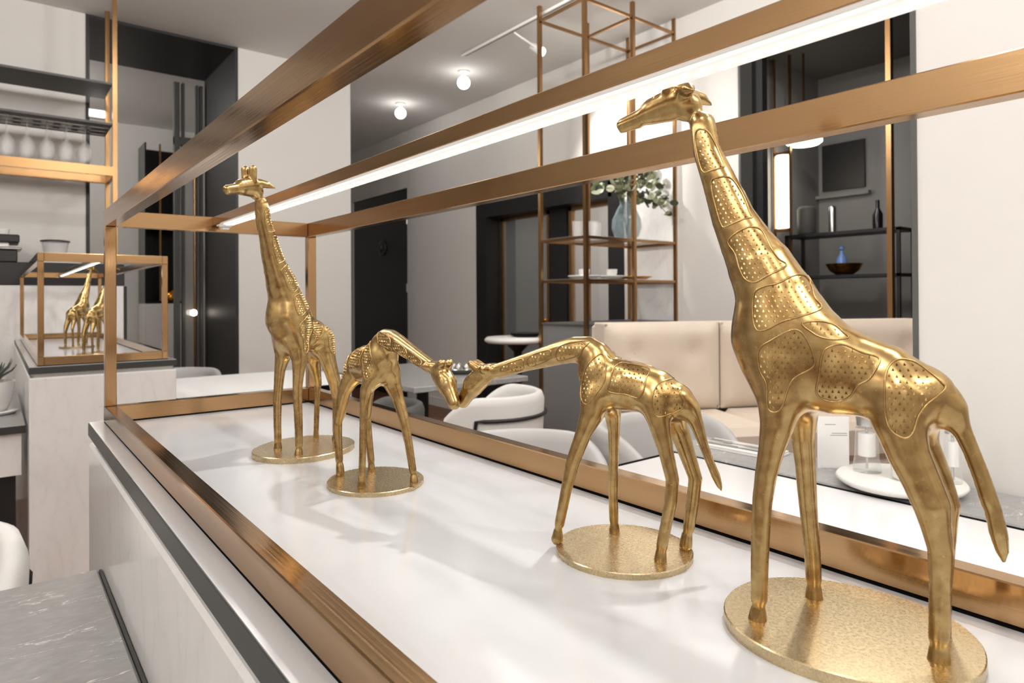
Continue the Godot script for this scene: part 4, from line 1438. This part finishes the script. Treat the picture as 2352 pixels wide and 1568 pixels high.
	for q in [[V(2.92, y2, -1.70), 0.11, mat.ceramic, "white plate at the left of the lower bronze shelf"], [V(3.10, y2, -1.62), 0.09, mat.ceramic, "smaller white plate in the middle of the lower bronze shelf"], [V(3.38, y2, -1.66), 0.12, mat.gold_bowl, "golden plate at the right of the lower bronze shelf"]]:
		s = Shape.new()
		var r: float = q[1]
		s.lathe(Vector3.ZERO, [[0.0001, 0.0], [r * 0.6, 0.0], [r, 0.02], [r * 0.98, 0.024], [r * 0.6, 0.006], [0.0001, 0.006]], 32)
		single("plate", s, q[2], q[3], "plate", q[0], 0, "plates on the shelf")
	for k in 2:
		s = Shape.new()
		s.lathe(Vector3.ZERO, [[0.0001, 0.0], [0.022, 0.0], [0.036, 0.03], [0.038, 0.06], [0.035, 0.06], [0.033, 0.03], [0.0001, 0.006]], 24)
		single("white_cup", s, mat.ceramic, ["white cup on the left plate of the lower bronze shelf", "white cup on the middle plate of the lower bronze shelf"][k], "cup", [V(2.92, y2 + 0.007, -1.70), V(3.10, y2 + 0.007, -1.62)][k], 0, "cups on the shelf")



func build_right() -> void:
	make_table("white table with a dark edge, right of the near case", Vector2(0.45, 0.257), Vector2(1.335, 2.1), mat.white_table, mat.rim, 0.020)
	make_table("grey stone table with the tray and the napkin, at the right", Vector2(1.341, 0.205), Vector2(1.563, 1.45), mat.stone, mat.core, 0.0)
	make_chair("grey tub chair pushed up to the right white table", V(1.05, -GROUND, -0.05), PI, mat.grey_cloth)
	make_chair("grey tub chair behind the grey table, in front of the sofa", V(1.64, -GROUND, 0.02), PI, mat.grey_cloth)
	build_sofa()
	build_tableware()
	build_dark_room()


func cushion(s: Shape, lo: Vector3, hi: Vector3, puff: float, buttons: Array) -> void:
	# a padded block whose +z face swells, dimpled at the buttons (x, y)
	var nx := 28
	var ny := 14
	var grid := []
	for j in ny + 1:
		var row := []
		for i in nx + 1:
			var u := float(i) / nx
			var v := float(j) / ny
			var x := lerpf(lo.x, hi.x, u)
			var y := lerpf(lo.y, hi.y, v)
			var e := minf(minf(u, 1 - u) * (hi.x - lo.x), minf(v, 1 - v) * (hi.y - lo.y))
			var z := hi.z - puff + puff * sqrt(clampf(e / 0.06, 0.0, 1.0))
			for b in buttons:
				z -= 0.022 * exp(-Vector2(x - b[0], y - b[1]).length_squared() / 0.0022)
			row.append(V(x, y, z))
		grid.append(row)
	for j in ny:
		for i in nx:
			var q := [grid[j][i], grid[j][i + 1], grid[j + 1][i + 1], grid[j + 1][i]]
			var w := []
			for k in [[j, i], [j, i + 1], [j + 1, i + 1], [j + 1, i]]:
				var a: Vector3 = grid[k[0]][mini(k[1] + 1, nx)] - grid[k[0]][maxi(k[1] - 1, 0)]
				var b: Vector3 = grid[mini(k[0] + 1, ny)][k[1]] - grid[maxi(k[0] - 1, 0)][k[1]]
				w.append(a.cross(b).normalized())
			s.tri(q[0], q[1], q[2], w[0], w[1], w[2])
			s.tri(q[0], q[2], q[3], w[0], w[2], w[3])
	s.box(lo, V(hi.x, hi.y, hi.z - puff), 0.004)


func build_sofa() -> void:
	# its left rear end at the origin, its length along +x, its front towards +z
	var t := thing("sofa", "long beige upholstered sofa with buttoned back, by the right wall", "sofa", V(2.045, -GROUND, -0.755), atan2(-0.769, 1.566))
	var L := 1.72
	pbox("plinth", V(0.04, 0.0, 0.05), V(L - 0.04, 0.10, 0.50), mat.black, t)
	pbox("base", V(0.0, 0.10, 0.0), V(L, 0.50, 0.58), mat.beige, t, 0.015)
	var n := 3
	for k in n:
		var x0 := L * k / n
		var x1 := L * (k + 1) / n
		var s := Shape.new()
		var mid := (x0 + x1) * 0.5
		cushion(s, V(x0 + 0.004, 0.66, 0.0), V(x1 - 0.004, 1.063, 0.17), 0.035, [[mid - 0.14, 0.93], [mid + 0.14, 0.93], [mid, 0.80]])
		var back := part("back_cushion", s, mat.beige, t)
		for b in [[mid - 0.14, 0.93], [mid + 0.14, 0.93], [mid, 0.80]]:
			s = Shape.new()
			s.tube([V(b[0], b[1], 0.143), V(b[0], b[1], 0.152)], [0.011, 0.008], 10)
			part("button", s, mat.beige, back)
		pbox("seat_cushion", V(x0 + 0.004, 0.50, 0.12), V(x1 - 0.004, 0.66, 0.60), mat.beige, t, 0.03)
	pbox("back_frame", V(0.0, 0.50, -0.03), V(L, 1.05, 0.0), mat.beige, t, 0.01)


func build_tableware() -> void:
	var y := -0.205
	var s := Shape.new()
	s.lathe(Vector3.ZERO, [[0.0001, 0.004], [0.10, 0.004], [0.124, 0.010], [0.130, 0.018], [0.126, 0.024], [0.0001, 0.024]], 56)
	var t := thing("round_tray", "round white speckled tray on the right grey table", "tray", V(1.432, y, 0.805))
	part("disc", s, mat.terrazzo, t)
	s = Shape.new()
	s.lathe(Vector3.ZERO, [[0.0001, 0.0], [0.085, 0.0], [0.085, 0.004], [0.0001, 0.004]], 32)
	part("foot_ring", s, mat.core, t)
	var top := y + 0.024
	# clear mills
	for q in [[V(1.432, top, 0.735), 0.150, "wide clear acrylic mill at the left of the tray"], [V(1.475, top, 0.895), 0.155, "slim clear acrylic mill at the right of the tray"]]:
		var wide: float = 1.0 if q[0].z < 0.8 else 0.62
		var h: float = q[1]
		t = thing("acrylic_mill", q[2], "mill", q[0], 0, "clear mills")
		s = Shape.new()
		s.lathe(Vector3.ZERO, [[0.0001, 0.0], [0.030 * wide, 0.0], [0.030 * wide, 0.004], [0.025 * wide, 0.04], [0.026 * wide, 0.044], [0.023 * wide, 0.10], [0.0001, 0.10]], 32)
		part("lower_body", s, mat.clear, t)
		s = Shape.new()
		s.lathe(Vector3.ZERO, [[0.0001, 0.036], [0.019 * wide, 0.036], [0.018 * wide, 0.088], [0.0001, 0.088]], 24)
		part("contents", s, mat.paper, t)
		s = Shape.new()
		s.lathe(Vector3.ZERO, [[0.0001, h], [0.020 * wide, h], [0.023 * wide, h - 0.006], [0.023 * wide, 0.106], [0.0001, 0.104]], 32)
		part("cap", s, mat.steel, t)
		s = Shape.new()
		s.tube([V(0, 0.006, 0), V(0, 0.106, 0)], [0.003, 0.003], 8)
		part("spindle", s, mat.steel, t)
	s = Shape.new()
	s.lathe(Vector3.ZERO, [[0.0001, 0.0], [0.026, 0.0], [0.032, 0.006], [0.040, 0.08], [0.042, 0.115], [0.0395, 0.115], [0.036, 0.08], [0.028, 0.01], [0.0001, 0.008]], 36)
	t = thing("sugar_cup", "tall white cup between the clear mills on the tray", "cup", V(1.425, top, 0.825))
	part("cup", s, mat.ceramic, t)
	for k in 5:
		s = Shape.new()
		var a := TAU * k / 5.0
		s.box(V(-0.006, 0.0, -0.002), V(0.006, 0.07, 0.002), 0.0004)
		var o := single("sugar_stick", s, mat.paper, "white paper sugar stick standing in the tall cup", "sugar stick", V(1.425 + 0.016 * cos(a), top + 0.03, 0.825 + 0.016 * sin(a)), a, "sugar sticks")
		o.rotation.x = 0.1
	# menu card
	t = thing("menu_card", "white menu card standing on the grey table behind the mills", "menu", V(1.492, y, 0.628), -0.75)
	pbox("card", V(-0.038, 0.0, -0.0015), V(0.038, 0.128, 0.0015), mat.paper, t)
	pbox("stand", V(-0.03, 0.0, -0.014), V(0.03, 0.006, 0.014), mat.clear, t)
	for q in [[0.086, -0.004, 0.033], [0.081, -0.008, 0.034], [0.108, -0.02, 0.006]]:
		pbox("printed_line", V(q[1], q[0], 0.0015), V(q[2], q[0] + 0.0012, 0.0018), mat.ink, t)
	# napkin with fork and knife
	t = thing("folded_napkin", "white folded napkin under the cutlery on the grey table", "napkin", V(1.485, y, 0.375), 0.05)
	pbox("lower_fold", V(-0.05, 0.0, -0.115), V(0.05, 0.005, 0.115), mat.cloth, t, 0.001)
	pbox("upper_fold", V(-0.048, 0.005, -0.113), V(0.049, 0.010, 0.112), mat.cloth, t, 0.001)
	t = thing("table_knife", "steel table knife on the white napkin", "knife", V(1.462, y + 0.010, 0.38), 0.05)
	s = Shape.new()
	s.tube([V(0, 0.003, 0.10), V(0, 0.004, 0.04), V(0, 0.003, 0.0)], [0.0055, 0.006, 0.004], 10, true, 0.5)
	part("handle", s, mat.steel, t)
	pbox("blade", V(-0.007, 0.002, -0.11), V(0.006, 0.0035, 0.0), mat.steel, t)
	t = thing("table_fork", "steel table fork on the white napkin", "fork", V(1.497, y + 0.010, 0.38), 0.05)
	s = Shape.new()
	s.tube([V(0, 0.003, 0.10), V(0, 0.004, 0.04), V(0, 0.003, -0.04)], [0.005, 0.005, 0.003], 10, true, 0.5)
	part("handle", s, mat.steel, t)
	pbox("neck", V(-0.010, 0.002, -0.07), V(0.010, 0.004, -0.04), mat.steel, t)
	for x in [-0.0085, -0.0028, 0.0028, 0.0085]:
		pbox("tine", V(x - 0.0013, 0.002, -0.11), V(x + 0.0013, 0.004, -0.07), mat.steel, t)


func build_dark_room() -> void:
	# beyond the opening in the right wall
	var X := 3.72
	var t := thing("black_screen", "tall black screen at the left side of the opening", "screen", V(3.815, -GROUND, -1.01))
	pbox("board", V(-0.03, 0.0, -0.095), V(0.03, 2.85, 0.095), mat.black, t)
	t = thing("bronze_mullion", "thin bronze upright in the opening, before the dark room", "upright", V(X, -0.1, -0.113))
	pbox("bar", V(-0.02, 0.0, -0.013), V(0.02, 2.05, 0.013), mat.bronze_plain, t)
	t = thing("tube_lamp", "glowing upright tube lamp with bronze frame in the dark room", "lamp", V(4.3, 0.0, -1.067))
	var s := Shape.new()
	s.lathe(V(0, 0, 0), [[0.0001, 0.715], [0.04, 0.715], [0.045, 0.72], [0.045, 1.235], [0.04, 1.24], [0.0001, 1.24]], 24)
	part("lamp_tube", s, mat.tube_face, t)
	for z in [-0.066, 0.055]:
		pbox("upright", V(-0.012, -0.05, z), V(0.012, 1.96, z + 0.012), mat.bronze_plain, t)
	pbox("bracket", V(-0.012, 0.69, -0.06), V(0.012, 0.714, 0.06), mat.bronze_plain, t)
	pbox("bracket", V(-0.012, 1.241, -0.06), V(0.012, 1.265, 0.06), mat.bronze_plain, t)
	var l := OmniLight3D.new()
	l.name = "light"
	l.position = V(0, 0.98, 0.0)
	l.light_energy = 0.12
	l.light_size = 0.04
	l.light_color = Color(1.0, 0.95, 0.88)
	l.omni_range = 9.0
	l.omni_attenuation = 2.0
	l.shadow_enabled = true
	t.add_child(l)
	t = thing("ceiling_lamp", "round glowing lamp hanging above the tube lamp in the dark room", "lamp", V(4.35, 1.0, -0.93))
	s = Shape.new()
	s.lathe(Vector3.ZERO, [[0.0001, 0.30], [0.10, 0.30], [0.12, 0.315], [0.12, 0.335], [0.0001, 0.34]], 28)
	part("lamp_disc", s, mat.tube_face, t)
	pbox("rod", V(-0.006, 0.34, -0.006), V(0.006, 0.95, 0.006), mat.bronze_plain, t)
	# black rack with small things
	t = thing("black_rack", "black metal rack with two shelves in the dark room", "rack", V(4.3, -GROUND, -0.64))
	for z in [-0.335, 0.385]:
		for x in [-0.11, 0.11]:
			pbox("post", V(x - 0.01, 0.0, z - 0.01), V(x + 0.01, 1.60, z + 0.01), mat.black, t)
	for y in [1.585, 1.30, 0.70]:
		pbox("shelf", V(-0.12, y, -0.345), V(0.12, y + 0.02, 0.395), mat.black, t)
	var y0 := 1.605 - GROUND
	s = Shape.new()
	s.lathe(Vector3.ZERO, [[0.0001, 0.0], [0.05, 0.0], [0.062, 0.02], [0.062, 0.18], [0.05, 0.20], [0.0001, 0.20]], 24)
	single("dark_canister", s, mat.dark_grey, "wide dark canister at the left of the black rack", "canister", V(4.3, y0, -0.89))
	s = Shape.new()
	s.lathe(Vector3.ZERO, [[0.0001, 0.0], [0.024, 0.0], [0.024, 0.17], [0.02, 0.18], [0.0001, 0.18]], 20)
	single("silver_canister", s, mat.steel, "slim silver canister in the middle of the black rack", "canister", V(4.28, y0, -0.70))
	s = Shape.new()
	s.lathe(Vector3.ZERO, [[0.0001, 0.0], [0.03, 0.0], [0.03, 0.10], [0.012, 0.14], [0.012, 0.19], [0.0001, 0.19]], 20)
	single("dark_bottle", s, mat.black_gloss, "black bottle at the right of the black rack", "bottle", V(4.3, y0, -0.42))
	var y1 := 1.32 - GROUND
	t = thing("golden_bowl", "golden bowl on the lower shelf of the black rack", "bowl", V(4.28, y1, -0.625))
	s = Shape.new()
	s.lathe(Vector3.ZERO, [[0.0001, 0.0], [0.05, 0.0], [0.09, 0.03], [0.115, 0.075], [0.112, 0.075], [0.085, 0.034], [0.0001, 0.01]], 32)
	part("bowl", s, mat.gold_bowl, t)
	t = thing("blue_bottle", "pale blue glass bottle with a round stopper, in the golden bowl", "bottle", V(4.28, y1 + 0.012, -0.640))
	s = Shape.new()
	s.lathe(Vector3.ZERO, [[0.0001, 0.0], [0.03, 0.0], [0.034, 0.05], [0.034, 0.085], [0.026, 0.11], [0.012, 0.13], [0.011, 0.15], [0.0001, 0.15]], 24)
	part("body", s, mat.blue_glass, t)
	s = Shape.new()
	s.lathe(V(0, 0.168, 0), [[0.0001, -0.018], [0.011, -0.014], [0.018, 0.0], [0.011, 0.014], [0.0001, 0.018]], 16)
	part("stopper", s, mat.blue_glass, t)
	t = thing("black_picture", "black framed dark picture on the dark room's wall", "picture", V(4.995, 1.05, -0.95))
	pbox("canvas", V(-0.02, 0.0, -0.16), V(0.0, 0.36, 0.16), mat.black, t)
	pbox("ledge", V(-0.05, -0.06, -0.2), V(0.0, -0.035, 0.2), mat.mid_grey, t)
	t = thing("wood_column", "brown wooden column in the dark room, right of the rack", "column", V(4.55, -GROUND, -0.02))
	pbox("shaft", V(-0.04, 0.0, -0.07), V(0.04, 2.94, 0.10), mat.wood, t)
